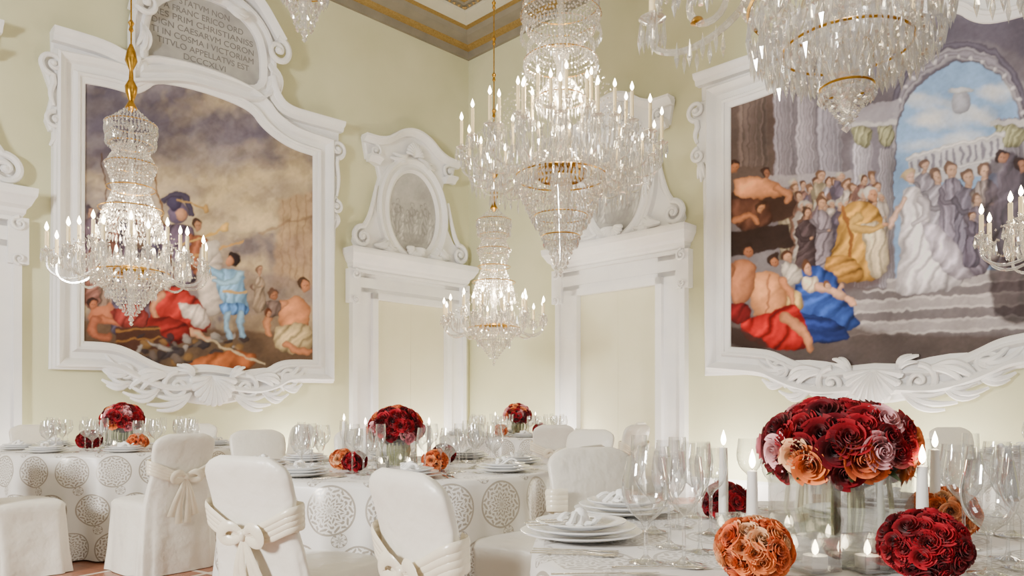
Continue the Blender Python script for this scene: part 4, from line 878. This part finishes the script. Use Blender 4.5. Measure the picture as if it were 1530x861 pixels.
# ---------------------------------------------------------------- chairs
def superell(hw,hd,k,N,cx,cy,z,wave=0,ph=0,nf=9):
    t=np.linspace(0,2*math.pi,N,endpoint=False); c,s=np.cos(t),np.sin(t)
    e=2/k; X=np.sign(c)*np.abs(c)**e; Y=np.sign(s)*np.abs(s)**e; w=1+wave*np.sin(nf*t+ph)
    return np.stack([cx+hw*X*w,cy+hd*Y*w,np.full(N,z)],1)
def chair(x,y,dx,dy,bow=True):
    th=math.atan2(-dx,dy); M=T(x,y,0)@Matrix.Rotation(th,4,'Z'); e=empty('dining_chair',M); N=96
    mb=MB(); ph=random.random()*6
    seat=[superell(hw,hd,k,N,0,cy,z,w,ph,11) for z,hw,hd,k,cy,w in [(.004,.268,.262,5,0.02,.045),(.15,.256,.252,5,.015,.03),(.32,.244,.243,6,.01,.014),(.42,.236,.236,7,.005,.004),(.452,.240,.238,7,.005,0),(.472,.228,.225,6,.005,0),(.484,.205,.205,5,.005,0),(.494,.12,.12,4,.005,0),(.497,.001,.001,4,.005,0)]]
    mb.ring(seat,True); mb.obj('seat_cover',M_SAT,e,M,angle=60)
    mb=MB(); bk=[]
    for z in [.004,.15,.3,.45,.53,.60,.66,.72,.78,.83,.86,.885,.903,.914,.921,.924]:
        y0=-.245-max(0,z-.45)*.18-max(0,z-.78)*.12; hw=.222+(.045*(1-z/.5) if z<.5 else 0)+.010*math.sin(z*7-1)
        hw-=.016*math.exp(-((z-.68)/.07)**2)
        hd=.036 if z>.3 else .05
        if z>.83:
            f=(z-.83)/.094; hw=hw-.10*(f**3.4); hd*=math.sqrt(max(.02,1-f**4))
        bk.append(superell(max(hw,.01),max(hd,.006),2.8,N,0,y0,z,.05 if z<.2 else (.03 if z<.5 else (.014 if z<.6 else .004)),ph,10))
    mb.ring(bk,True,cap1=True); mb.obj('back_cover',M_SAT,e,M,angle=60)
    if bow:
        mb=MB(); by=lambda z:-.245-max(0,z-.45)*.18-.042; K=.64
        for s in (-1,1):
            for k in range(4):
                zz=K+.085-.020*k
                pts=chaikin([(s*.16,-.25,zz+.02),(s*.222,-.262,zz+.02),(s*.234,by(zz)+.025,zz+.016),(s*.20,by(zz)-.004,zz+.003),(s*.10,by(zz)-.008,zz-.045),(s*.0,by(zz)-.014,K+.004-.004*k)],2)
                n=len(pts); r=[(.005,.018-.010*(i/(n-1))**1.5) for i in range(n)]
                mb.tube(pts,r,8,ref=(0,0,1))
            lp=chaikin([(0,by(K)-.02,K),(s*.045,by(K)-.04,K+.035),(s*.09,by(K)-.042,K+.022),(s*.10,by(K)-.035,K-.018),(s*.055,by(K)-.028,K-.028),(0,by(K)-.02,K-.004)],2)
            n=len(lp); mb.tube(lp,[(.008+.015*math.sin(math.pi*i/(n-1)),.005) for i in range(n)],8,ref=(0,1,0))
            for q in (0,1):
                tl=chaikin([(0,by(K)-.02,K-.008),(s*(.018+.02*q),by(K-.08)-.03,K-.09),(s*(.03+.04*q),by(K-.16)-.022,K-.19),(s*(.03+.055*q),by(K-.25)-.018,K-.31+.05*q)],2)
                n=len(tl); mb.tube(tl,[(.008+.020*i/(n-1),.006-.003*i/(n-1)) for i in range(n)],8,ref=(0,1,0))
        mb.ball((0,by(K)-.022,K-.002),.017,12,rz=.024); mb.obj('sash_bow',M_SASH,e,M,angle=60)
CH=[(-.80,2.98,.48,.88,1),(-2.42,5.12,-.80,.6,1),(-3.28,4.92,.6,.8,1),(-.03,2.28,.80,.60,1),(.06,3.58,-.85,.5,1),(.48,2.92,.42,-.9,1),
    (.42,5.6,-.6,-.8,0),(1.02,7.7,-.7,.7,1),(-1.75,5.45,.6,-.8,0),(-2.35,7.3,-.7,-.7,0),(-4.45,7.15,.8,-.6,0),(3.85,6.12,.2,-1,0),(-1.1,5.6,.3,-1,0),(1.15,8.6,-.9,.5,0),(-1.1,8.5,.9,.5,1),(.35,7.7,-.2,1,1),(-3.3,7.5,0,-1,0),(2.15,2.5,-.85,-.5,0)]
for c in CH: chair(*c)
# ---------------------------------------------------------------- lights, world, camera
w=bpy.data.worlds.new('world'); sc.world=w; w.use_nodes=True; bg=w.node_tree.nodes['Background']; bg.inputs[0].default_value=(1,.96,.91,1); bg.inputs[1].default_value=.30
def area(name,loc,tgt,size,en,col=(1,1,1)):
    l=bpy.data.lights.new(name,'AREA'); l.energy=en; l.size=size; l.color=col
    o=bpy.data.objects.new(name,l); sc.collection.objects.link(o); o.location=loc; o.rotation_euler=(Vector(tgt)-Vector(loc)).to_track_quat('-Z','Y').to_euler()
area('fill_light_left',(-5.5,-1,3.0),(2.5,8,1.0),1.2,900,(1,.97,.92))  # added fill lamp, out of view behind camera left; no window is modelled
area('fill_light_right',(5,-2.5,5),(-2,9,2.5),2.0,170,(1,.96,.92))  # second fill, added high behind the camera on the right, not a modelled window
def pt(name,loc,en,col=(1,.95,.85),r=.1):
    l=bpy.data.lights.new(name,'POINT'); l.energy=en; l.color=col; l.shadow_soft_size=r
    o=bpy.data.objects.new(name,l); sc.collection.objects.link(o); o.location=loc
for i,(x,y) in enumerate([(-1.0,11.0),(.6,10.2),(-4.6,7.4),(-2.6,9.5),(2.3,8.3),(3.9,6.9)]): pt('floor_uplight',(x,y,.35),72,(1,.95,.84),.1)
cam=bpy.data.cameras.new('camera'); co=bpy.data.objects.new('camera',cam); sc.collection.objects.link(co); sc.camera=co
co.location=(0,0,H); co.rotation_euler=(math.pi/2,0,0); cam.sensor_width=36; cam.lens=36*F/1530; cam.shift_y=(HY-430.5)/1530; cam.clip_start=.05
